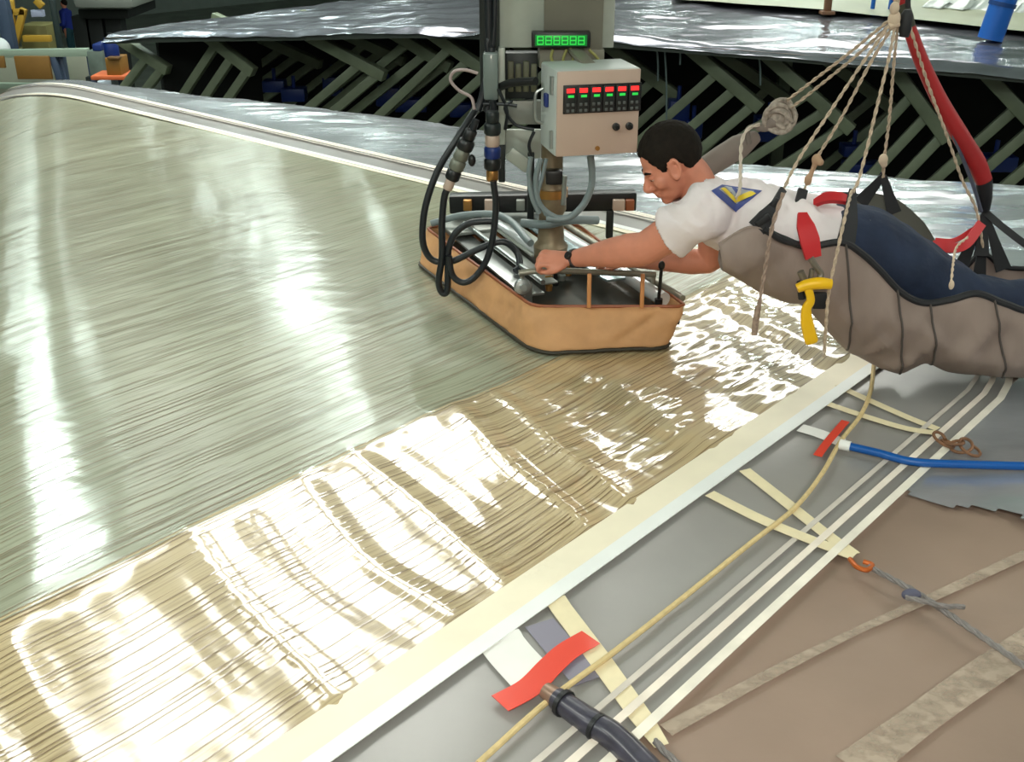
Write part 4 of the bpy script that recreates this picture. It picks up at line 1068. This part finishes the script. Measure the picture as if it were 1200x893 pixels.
# folded hip flap standing up on the far side with its triangular loop
a, b, c = W(1008, 238, 3.46), W(1035, 206, 3.46), W(1048, 250, 3.44)
build('strap_loop', strap([a, a.lerp(b, .5), b], [.05, .035, .02], .006, (0, -1, .1), 4), M_trim, sling)
build('strap_loop', strap([b, b.lerp(c, .5), c], [.02, .032, .045], .006, (0, -1, .1), 4), M_trim, sling)
build('hip_flap', strap([W(992, 244, 3.47), W(1015, 237, 3.47), W(1045, 248, 3.46), W(1075, 272, 3.46), W(1100, 300, 3.47)], [.03, .06, .09, .08, .03], .012, (.1, -.8, .6), 6), mat('grey green nylon', (86, 84, 76), .7), sling)
build('strap_loop', strap([W(990, 290, 3.04), W(996, 258, 3.08), W(999, 222, 3.15)], [.055, .045, .02], .007, (0, -1, .1), 6), M_trim, sling)
# front buckle straps
build('buckle_strap', strap([W(886, 268, 3.02), W(898, 254, 3.03), W(908, 238, 3.06), W(918, 222, 3.12)], [.055, .05, .02, .022], .008, (0, -1, .2), 6), M_trim, sling)
build('buckle', G2(box(W(908, 240, 3.05), (.02, .012, .04), Matrix.Rotation(math.radians(30), 3, 'Y'), .004), box(W(894, 258, 3.02), (.045, .014, .02), Matrix.Rotation(math.radians(-35), 3, 'Y'), .004)), M_trim, sling)
build('buckle_strap', strap([W(934, 246, 3.30), W(938, 234, 3.32), W(941, 222, 3.34)], .03, .012, (0, -1, .2), 4), M_trim, sling)
build('edge_trim', tube([W(x, y, 2.995) for x, y in [(902, 271), (912, 279), (925, 284), (942, 287)]], .009, 8, 6), M_trim, sling)
# far strap triangle at the knees
k0 = W(1154, 248, 3.45)
for e in [(1122, 322), (1146, 344), (1176, 316), (1150, 300)]:
    build('knee_strap', strap([k0, k0.lerp(W(*e, 3.40), .5), W(*e, 3.40)], [.014, .03, .05], .006, (0, -1, .2), 4), M_trim, sling)
build('knee_strap', strap([k0, W(1180, 270, 3.4), W(1235, 312, 3.35)], .022, .006, (0, -1, .3), 4), M_trim, sling)
# padded neck strap
NS = [W(797, 224, 3.60), W(815, 205, 3.62), W(840, 188, 3.64), (W(866, 172, 3.64)), W(886, 160, 3.63)]
ns = thing('neck_pad', NS[0], 'padded grey strap rising from the person\'s neck to the rope block', 'strap')
build('pad', loft([(NS[0], .020, .026, Yv), (NS[1], .03, .034, Yv), (NS[2], .035, .040, Yv), (NS[3], .030, .042, Yv), (NS[4], .016, .022, Yv)], 18, 5), M_padg, ns)
build('pad_loop', tube([W(878, 168, 3.60), W(876, 152, 3.59), W(888, 147, 3.59), W(898, 146, 3.60)], .009, 8, 6), mat('grey webbing', (120, 112, 104), .7), ns)

# ------------------------------------------------------------------ hoist rigging
HY = 3.30
hoist = W(1048, 22, HY)
rig = thing('hoist_hook', hoist, 'rope gathering knot on the hoist cable above the person', 'hoist')
build('gather_knot', G2(ell(hoist, (.018, .018, .024), n=14, m=10), ell(hoist + Vector((-.006, -.008, .03)), (.014, .014, .018), n=12, m=8), tube([hoist + Vector((-.014, -.006, -.02)), hoist + Vector((.014, -.006, -.012))], .009, 8, 0)), mat('pale knot', (206, 184, 160), .7), rig)
build('hoist_cable', tube([hoist + Vector((0, 0, .02)), Vector((hoist.x, hoist.y, CEIL_Z))], .009, 8, 0), M_ropt, rig)
build('swivel', G2(disc_rev(hoist + Vector((.035, 0, -.05)), (0, 0, 1), [(.014, 0), (.018, .02), (.018, .06), (.010, .075)], 12), tube([hoist + Vector((.035, 0, .03)), hoist + Vector((.02, 0, .12))], .008, 8, 0)), M_trim, rig)
def rp(label, pts, Ys, r=.0052):
    o = build('suspension_rope', rope([W(x, y, t) for (x, y), t in zip(pts, Ys)], r, 2, .03, 6), M_ropt)
    return tag(o, label, 'rope')
rp('upper rope of the pair running from the hoist to the grey knot block', [(1044, 22), (995, 62), (922, 118)], [HY, 3.42, 3.58])
rp('lower rope of the pair running from the hoist to the grey knot block', [(1046, 26), (1000, 68), (928, 126)], [HY, 3.40, 3.56])
rp('rope from the hoist to the black buckle strap at the person\'s back', [(1044, 27), (1008, 78), (974, 129), (937, 185), (918, 222)], [HY, 3.28, 3.24, 3.18, 3.12])
o = rp('rope from the hoist ending in a knot above the person\'s waist', [(1048, 28), (1021, 72), (986, 138), (957, 186), (947, 212), (942, 224)], [HY, 3.32, 3.34, 3.35, 3.35, 3.34])
ok_ = tag(build('rope_knot', remesh(G2(ell(W(957, 187, 3.34), (.016, .014, .018), n=12, m=8), ell(W(961, 190, 3.33), (.012, .012, .012), n=10, m=8), tube([W(957, 187, 3.34), W(952, 200, 3.34), W(947, 211, 3.34)], [.010, .007, .011], 10, 4), ell(W(947, 211, 3.34), (.013, .012, .018), n=12, m=8)), .003, 2), mat('tan knot', (176, 142, 112), .7)), 'tan knot in the rope above the person\'s waist', 'knot')
rp('rope from the hoist to the black strap at the person\'s near hip', [(1049, 28), (1043, 62), (1028, 124), (1008, 205), (999, 226)], [HY, 3.26, 3.22, 3.17, 3.14])
rp('rope from the hoist to the triangular black loop at the far hip', [(1052, 28), (1047, 80), (1042, 140), (1036, 188), (1035, 208)], [HY, 3.36, 3.40, 3.44, 3.455])
tag(build('rope_knot', remesh(G2(ell(W(1035, 187, 3.42), (.015, .014, .019), n=12, m=8), ell(W(1036, 192, 3.42), (.011, .011, .014), n=10, m=8)), .003, 2), mat('pale knot', (0, 0, 0))), 'pale knot just above the triangular black loop', 'knot')
# grey knot block and white cord down to the shirt
bc = W(914, 136, 3.57)
blk = thing('rope_block', bc, 'knotted grey rope block between the hoist ropes and the neck pad', 'knot')
M_kn = mat('knot fibre', (158, 146, 134), .8, var=.35, vscale=60, bump=.4, bscale=80)
g = MB()
for k in range(7):
    a = k * .9; d1 = Vector((math.cos(a) * .016, math.sin(a * 1.3) * .014, math.sin(a) * .018))
    pts = [bc + d1 + Vector((.034 * math.cos(t), .022 * math.sin(t + k), .032 * math.sin(t))) for t in np.linspace(0, 2 * math.pi, 9)]
    g.add(tube(pts, .009, 8, 4))
g.add(ell(bc, (.034, .028, .034), n=16, m=12))
build('knot_wraps', g.geo, M_kn, blk)
build('block_tail', loft([(bc + Vector((-.015, 0, -.012)), .024, .022, Yv), (W(898, 148, 3.59), .018, .018, Yv), (W(888, 150, 3.59), .010, .010, Yv)], 14, 4), M_padg, blk)
tag(build('drop_cord', rope([W(890, 146, 3.57), W(876, 152, 3.54), W(869, 168, 3.50), W(868, 195, 3.42), W(867, 222, 3.33), W(862, 233, 3.29)], .006, 2, .04), mat('pale cord', (206, 192, 176), .7)), 'pale cord hanging from the knot block to the back of the shirt', 'cord')
tag(build('hanging_cord', G2(rope([W(918, 226, 3.0), W(905, 266, 2.97), W(896, 318, 2.95), W(889, 360, 2.94)], .006, 2, .035), tube([W(889, 358, 2.94), W(886, 374, 2.94), W(884, 392, 2.94)], [.008, .010, .009], 8, 4)), mat('brown grey cord', (150, 128, 114), .75, var=.3, vscale=80)), 'cord with a thick brown end hanging in front of the sling', 'cord')
tag(build('hanging_cord', rope([W(998, 224, 3.1), W(990, 256, 2.99), W(980, 300, 2.95), W(971, 345, 2.94), W(967, 395, 2.94), W(966, 418, 2.95)], .005, 2, .03), M_ropt), 'long tan cord running down past the yellow handle', 'cord')
tag(build('toggle_cord', G2(rope([W(1134, 278, 3.3), W(1121, 290, 3.22), W(1117, 310, 3.08), W(1115, 330, 3.0)], .004, 2, .03), ell(W(1115, 334, 3.0), (.008, .008, .014), n=10, m=8)), mat('pale knot', (0, 0, 0))), 'short pale toggle cord over the navy trousers', 'cord')
# red webbing pieces
tag(build('red_strap', G2(strap([W(940, 250, 3.02), W(944, 265, 2.985), W(949, 282, 2.965), W(953, 302, 2.955)], [.026, .05, .055, .045], .010, (.1, -1, .2), 6)), M_redw), 'broad red strap over the shirt above the yellow handle', 'strap')
tag(build('red_strap', strap([W(955, 238, 3.30), W(968, 232, 3.28), W(984, 232, 3.27), W(998, 236, 3.28)], [.02, .034, .034, .022], .016, (0, -.6, .8), 6), M_redw), 'short red strap lying across the person\'s waist', 'strap')
tag(build('red_strap', G2(strap([W(1092, 287, 3.36), W(1112, 291, 3.32), W(1132, 286, 3.32), W(1150, 262, 3.38)], .03, .010, (0, -.8, .5), 6), strap([W(1096, 282, 3.38), W(1118, 282, 3.36), W(1142, 268, 3.38)], .016, .008, (0, -.8, .5), 6)), M_redw), 'red webbing loop at the knees by the foot of the red hose', 'strap')
# strap metal under the red strap, yellow release handle
yh = thing('release_handle', W(950, 400, 2.94), 'yellow plastic release handle hanging in front of the sling', 'handle')
def ty(pts, r): return tube([W(x, y, 2.925) for x, y in pts], r, 12, 6)
build('grip', G2(ty([(934, 338), (945, 334), (960, 332), (974, 333)], [.013, .016, .018, .015])), M_yel, yh)
build('lever', loft([(W(x, y, 2.925), a, .011, Vector((1, 0, 0))) for x, y, a in [(947, 338, .012), (950, 352, .011), (945, 362, .013), (946, 380, .018), (951, 400, .019)]], 16, 5, 3.5), M_yel, yh)
build('clip', G2(tube([W(950, 302, 2.95), W(956, 312, 2.945), W(962, 322, 2.94), W(955, 332, 2.93)], .009, 8, 6), tube([W(938, 318, 2.94), W(942, 328, 2.94)], .010, 8, 0), tube([W(952, 315, 2.94), W(950, 330, 2.94)], .008, 8, 0)), mat('clip metal', (120, 112, 100), .4, metal=.5), yh)
build('clip_body', G2(tube([W(938, 330, 2.95), W(940, 350, 2.95)], .011, 8, 0), box(W(960, 352, 2.96), (.04, .02, .05), bev=.006)), M_trim, yh)
# red hose from the hoist with its cord and cable
rh = thing('red_hose', W(1155, 245, 3.5), 'thick red hose curving down from the hoist to the knees', 'hose')
rpts = [(1044, -60), (1050, -20), (1056, 6), (1066, 34), (1080, 72), (1100, 115), (1126, 160), (1144, 190), (1153, 212)]
build('hose_body', tube([W(x, y, 3.42) for x, y in rpts], [.018, .018, .018, .020, .022, .024, .027, .029, .026], 14, 8), mat('red hose sleeve', (158, 30, 32), .5, var=.12, vscale=12), rh)
build('hose_cuff', tube([W(1153, 210, 3.42), W(1154, 230, 3.43), W(1153, 246, 3.44)], [.026, .024, .018], 12, 4), M_trim, rh)
build('hose_clamp', tube([W(1056, 4, 3.42), W(1060, 20, 3.42), W(1064, 32, 3.42)], [.024, .026, .023], 12, 4), mat('olive clamp', (56, 58, 44), .5), rh)
build('hose_lift', tube([W(1044, -60, 3.42), Vector((W(1044, -60, 3.42).x, 3.42, CEIL_Z - .03))], .018, 12, 0), mat('red hose sleeve', (0, 0, 0)), rh)
tag(build('control_line', rope([W(x, y, 3.40) for x, y in [(1066, 30), (1088, 100), (1110, 160), (1128, 212), (1144, 246), (1152, 290)]], .005, 2, .03), M_ropt), 'tan line running beside the red hose on its near side', 'rope')
tag(build('control_line', tube([W(x, y, 3.41) for x, y in [(1070, 30), (1096, 105), (1122, 170), (1140, 216), (1150, 248)]], .006, 8, 8), mat('slate line', (76, 80, 96), .5)), 'slate coloured cable tucked between the red hose and the tan line', 'cable')
# ------------------------------------------------------------------ things in the far hall
def px_box(name, x0, x1, y0, y1, Y, th, m, par=None, bev=.01, yaw_=0):
    a = W(x0, y0, Y); b = W(x1, y1, Y); xc = W((x0 + x1) / 2, (y0 + y1) / 2, Y).x
    w_ = abs(W(x1, (y0 + y1) / 2, Y).x - W(x0, (y0 + y1) / 2, Y).x)
    return build(name, box((xc, Y + th / 2, (a.z + b.z) / 2), (w_, th, a.z - b.z), yaw_ or None, bev), m, par)
def pbeam(name, p, q, Y, r, m, par=None):
    return build(name, beam(W(*p, Y), W(*q, Y), r, r, (0, 1, 0)), m, par)
M_rail = mat('grey green rail', (140, 156, 140), .5); M_board = mat('brown board', (124, 88, 34), .6, var=.12, vscale=3)
M_yel2 = mat('ochre frame', (178, 138, 44), .5); M_slate = mat('slate post', (56, 70, 92), .5); M_bl = mat('blue post', (20, 92, 178), .4)
rack = thing('steel_rack', (W(50, 62, 15).x, 15, FLOOR_Z), 'steel rack with pale rail and brown board in the far corner', 'rack')
pbeam('rail', (-20, 63), (104, 61), 15, .10, M_rail, rack)
pbeam('rail', (-20, 100), (104, 102), 15.3, .08, M_rail, rack)
px_box('board', 18, 59, 66, 93, 14.9, .05, M_board, rack)
px_box('board', -12, 5, 66, 80, 14.9, .05, M_board, rack)
px_box('back_sheet', -15, 62, 64, 110, 15.6, .05, mat('pale sheet', (150, 152, 136), .6, var=.1, vscale=2), rack)
px_box('back_sheet', 76, 104, 66, 108, 15.6, .05, mat('pale sheet', (0, 0, 0)), rack)
for x in (66, 104):
    a = W(x, 62, 15); build('post', beam((a.x, 15.1, FLOOR_Z), (a.x, 15.1, a.z), .12, .12), M_slate, rack)
px_box('post', 62, 67, 0, 62, 15.1, .1, mat('dark green post', (26, 40, 40), .5), rack)
pbeam('brace', (62, 66), (76, 108), 15, .09, M_slate, rack)
fr = thing('ochre_frame', (W(20, 30, 17).x, 17, FLOOR_Z), 'ochre steel frame of a machine behind the pale rail', 'machine')
for p, q in (((12, 0), (18, 60)), ((28, 10), (18, 50)), ((10, 14), (30, 14)), ((42, 0), (50, 8)), ((28, 45), (60, 45))):
    pbeam('frame_bar', p, q, 17, .09, M_yel2, fr)
px_box('machine_body', 24, 56, 30, 60, 17.3, .5, mat('olive machine', (110, 104, 60), .6, var=.2, vscale=3), fr)
px_box('machine_panel', 36, 50, 12, 20, 17, .1, mat('pale blue panel', (160, 166, 190), .5), fr)
px_box('machine_base', 14, 60, 60, 100, 17.4, .6, mat('olive machine', (0, 0, 0)), fr)
a = W(30, 100, 17.5); build('machine_leg', beam((a.x, 17.6, FLOOR_Z), (a.x, 17.6, a.z + .1), .4, .3), M_colD, fr)
bp = thing('slanted_post', (W(8, 60, 16).x, 16, FLOOR_Z), 'slanted slate blue post at the far corner beside the ochre frame', 'post')
pbeam('post_body', (1, -5), (14, 62), 16, .16, M_slate, bp); a = W(14, 62, 16); build('post_foot', beam((a.x, 16, FLOOR_Z), (a.x, 16, a.z + .05), .16, .16), M_slate, bp)
wt_ = thing('white_drum', (W(2, 58, 15.8).x, 15.8, FLOOR_Z), 'rounded white tank at the far corner of the hall', 'tank')
c = W(1, 58, 15.8); build('tank_body', ell(c, (.13, .13, .16), n=16, m=12), mat('tank white', (200, 206, 206), .4), wt_); build('tank_stand', beam((c.x, c.y, FLOOR_Z), (c.x, c.y, c.z - .1), .12, .12), M_slate, wt_)
# far worker in blue
def far_person(px_head, Y, foot_z, label, shirt_c, leg_c, hgt=1.72):
    X0 = W(px_head, 30, Y).x; b = Vector((X0, Y, foot_z)); p = thing('person', b, label, 'person'); k = hgt / 1.75
    P = lambda x, y, z: b + Vector((x, y, z)) * k
    Xv = Vector((1, 0, 0)); g = MB()
    g.add(ell(P(-.01, 0, 1.63), (.085 * k, .095 * k, .12 * k), n=14, m=10)); g.add(loft([(P(0, 0, 1.56), .055, .055, Xv), (P(0, 0, 1.42), .07, .07, Xv)], 12, 3)); g.add(ell(P(-.09, 0, 1.61), (.022, .015, .02), n=8, m=6))
    g.add(loft([(P(0, 0, .9), .15, .1, Xv), (P(0, 0, 1.15), .15, .1, Xv), (P(0, 0, 1.4), .17, .1, Xv)], 14, 3))
    for s in (-1, 1):
        g.add(loft([(P(.02 * s, s * .09, .92), .08, .08, Xv), (P(.02, s * .1, .5), .06, .06, Xv), (P(.03, s * .1, .09), .045, .045, Xv), (P(-.08, s * .1, .04), .05, .035, Xv)], 12, 3))
        e = P(-.02, s * .24, 1.08); h_ = P(-.24, s * .14, 1.05)
        g.add(loft([(P(0, s * .17, 1.38), .055, .055, Xv), (e, .045, .045, Xv)], 12, 3)); g.add(loft([(e, .042, .042, zx), (h_, .028, .028, zx), (h_ + Vector((-.09, 0, -.01)), .035, .018, Yv)], 12, 3))
    build('body', remesh(g.geo, .016, 2), M_skin, p, angle=180)
    g = MB(); g.add(loft([(P(0, 0, .92), .165, .125, Xv), (P(0, 0, 1.15), .165, .12, Xv), (P(0, 0, 1.42), .185, .12, Xv), (P(0, 0, 1.48), .10, .08, Xv)], 16, 3))
    for s in (-1, 1):
        e = P(-.02, s * .24, 1.08); g.add(loft([(P(0, s * .16, 1.40), .07, .07, Xv), (e, .058, .058, Xv)], 12, 3)); g.add(loft([(e, .056, .056, zx), (P(-.2, s * .15, 1.06), .042, .042, zx)], 12, 3))
    build('shirt', remesh(g.geo, .016, 3), mat('worker ' + label[:18], shirt_c, .8), p, angle=180)
    g = MB(); g.add(loft([(P(0, 0, .98), .16, .12, Xv), (P(0, 0, .86), .165, .13, Xv)], 16, 3))
    for s in (-1, 1): g.add(loft([(P(.02, s * .08, .92), .095, .09, Xv), (P(.02, s * .1, .5), .075, .075, Xv), (P(.03, s * .1, .08), .06, .06, Xv)], 12, 3))
    build('trousers', remesh(g.geo, .016, 3), mat('trousers ' + label[:18], leg_c, .8), p, angle=180)
    build('hair', ell(P(.012, 0, 1.665), (.092 * k, .10 * k, .098 * k), n=14, m=10), M_hair, p)
far_person(79, 33.0, FLOOR_Z, 'far worker in a blue top standing behind the pale rail', (24, 44, 140), (24, 66, 76), 1.72)
# crates and shelf below the tip of the second mould
sf_ = thing('orange_shelf', (W(126, 92, 13).x, 13, FLOOR_Z), 'orange topped stand below the tip of the mould behind', 'stand')
px_box('shelf_top', 106, 146, 89, 94, 13, .4, mat('orange board', (214, 108, 62), .5), sf_)
for x in (110, 142):
    a = W(x, 93, 13.2); build('leg', beam((a.x, 13.2, FLOOR_Z), (a.x, 13.2, a.z), .06, .06), M_slate, sf_)
ct = thing('brown_carton', W(132, 90, 13.1), 'brown carton standing on the orange topped stand', 'carton')
px_box('carton_body', 124, 141, 68, 89, 13.05, .3, mat('brown carton', (140, 98, 34), .6), ct); px_box('carton_flap', 125, 140, 67, 70, 13.0, .1, mat('brown carton dark', (100, 70, 30), .6), ct)
bb_ = W(132, 67, 13.2); bt = W(132, 46, 13.2)
bd_ = thing('blue_canister', bb_, 'dark blue canister standing on the brown carton', 'canister')
build('canister_body', disc_rev(bb_, (0, 0, 1), [(.08, 0), (.085, .02), (.085, .18), (.06, .22)], 16), M_navy, bd_); build('canister_cap', disc_rev(bb_ + Vector((0, 0, .22)), (0, 0, 1), [(.03, 0), (.03, .05)], 10), M_black, bd_)
tb_ = thing('tool_trolley', (W(118, 70, 14).x, 14, FLOOR_Z), 'cluttered grey trolley behind the orange topped stand', 'trolley')
px_box('trolley_body', 104, 122, 60, 96, 14, .4, mat('trolley grey', (92, 104, 96), .5, var=.2, vscale=6), tb_)
px_box('trolley_bin', 108, 118, 52, 60, 14, .3, M_navy, tb_); px_box('trolley_bin', 112, 121, 96, 104, 13.8, .3, mat('trolley white', (170, 180, 190), .5), tb_)
a = W(113, 96, 14); build('trolley_leg', beam((a.x, 14.2, FLOOR_Z), (a.x, 14.2, a.z + .05), .3, .3), M_colD, tb_)
# third mould far behind
m3 = thing('mold_table', (W(120, 5, 24).x, 24, FLOOR_Z), 'far grey mould with dark legs beyond the blue worker', 'mould')
px_box('mold_top', 84, 156, -8, 11, 24, 3, mat('far grey', (150, 152, 146), .5, var=.1, vscale=1), m3, bev=.12)
px_box('mold_under', 92, 150, 11, 22, 24.6, 2, M_dark, m3); 
for x in (96, 112, 134):
    a = W(x, 18, 25); build('leg', beam((a.x, 25, FLOOR_Z), (a.x, 25, a.z), .35, .35), M_dark, m3)
# things on the second mould: blue pole, brown post, crumpled white film, blue frame
def on2(px, py): 
    return at2(px, py, 1.9)
def m2hit(px, py):
    d = ray(px, py); best = None
    for t in np.linspace(6, 26, 900):
        p = CAM + d * (t / d.length)
        # coords on mould 2
        A = np.array([[LIP[1][0] - LIP[0][0], UX], [LIP[1][1] - LIP[0][1], UY]]); s, dd = np.linalg.solve(A, np.array([p.x - LIP[0][0], p.y - LIP[0][1]]))
        if dd > 0 and p.z <= float(m2_z(np.array(s), np.array(dd))) + .06: return p
    return CAM + d * (12 / d.length)
p = m2hit(1160, 46); q = p + Vector((.30, .0, 1.6))
bl = thing('blue_pole', p, 'thick blue pole standing on the mould behind', 'pole')
build('pole_body', tube([p, q], .10, 16, 0), M_bl, bl); build('pole_collar', tube([p.lerp(q, .16), p.lerp(q, .18)], .108, 16, 0), mat('dark blue', (12, 60, 120), .4), bl)
p = m2hit(969, 16); bq = thing('brown_post', p, 'short brown post standing on the pale sail behind', 'post')
build('post_body', beam(p, p + Vector((0, 0, .5)), .06, .06), mat('brown post', (116, 84, 60), .6), bq); build('post_base', box(p + Vector((0, 0, .01)), (.12, .12, .03), bev=.005), mat('brown post', (0, 0, 0)), bq)
p = m2hit(1022, 14); bq = thing('wire_stand', p, 'small blue wire stand on the pale sail behind', 'stand')
build('frame_bar', tube([p, p + Vector((0, 0, .4))], .02, 8, 0), M_bl, bq); build('frame_bar', tube([p, p + Vector((.16, 0, 0))], .02, 8, 0), M_bl, bq); build('frame_bar', tube([p + Vector((.16, 0, 0)), p + Vector((.16, 0, .4))], .02, 8, 0), M_bl, bq)
p0 = m2hit(1080, 12); p1 = m2hit(1215, 20)
V = []; n_ = 60; m_ = 16
for i in range(n_ + 1):
    for j in range(m_ + 1):
        a = p0.lerp(p1, i / n_) + Vector((UX, UY, .02)) * (j / m_ * 1.4)
        e = min(j, m_ - j) / m_ * 2
        V.append(a + Vector((0, -.06 * float(vn(i * .35, j * .1, 90)), .03 + min(1, e * 2) * (.07 + .07 * float(vn(i * .4, j * .5, 91)) + .04 * float(vn(i * .9, j * .9, 92))))))
Fc = [(i * (m_ + 1) + j, (i + 1) * (m_ + 1) + j, (i + 1) * (m_ + 1) + j + 1, i * (m_ + 1) + j + 1) for i in range(n_) for j in range(m_)]
cf = build('crumpled_film', (V, Fc), mat('white film', (214, 222, 218), .4, coat=.4), None, angle=120); tag(cf, 'crumpled white film heaped on the sail of the mould behind', 'film')
cf.modifiers.new('t', 'SOLIDIFY').thickness = .004
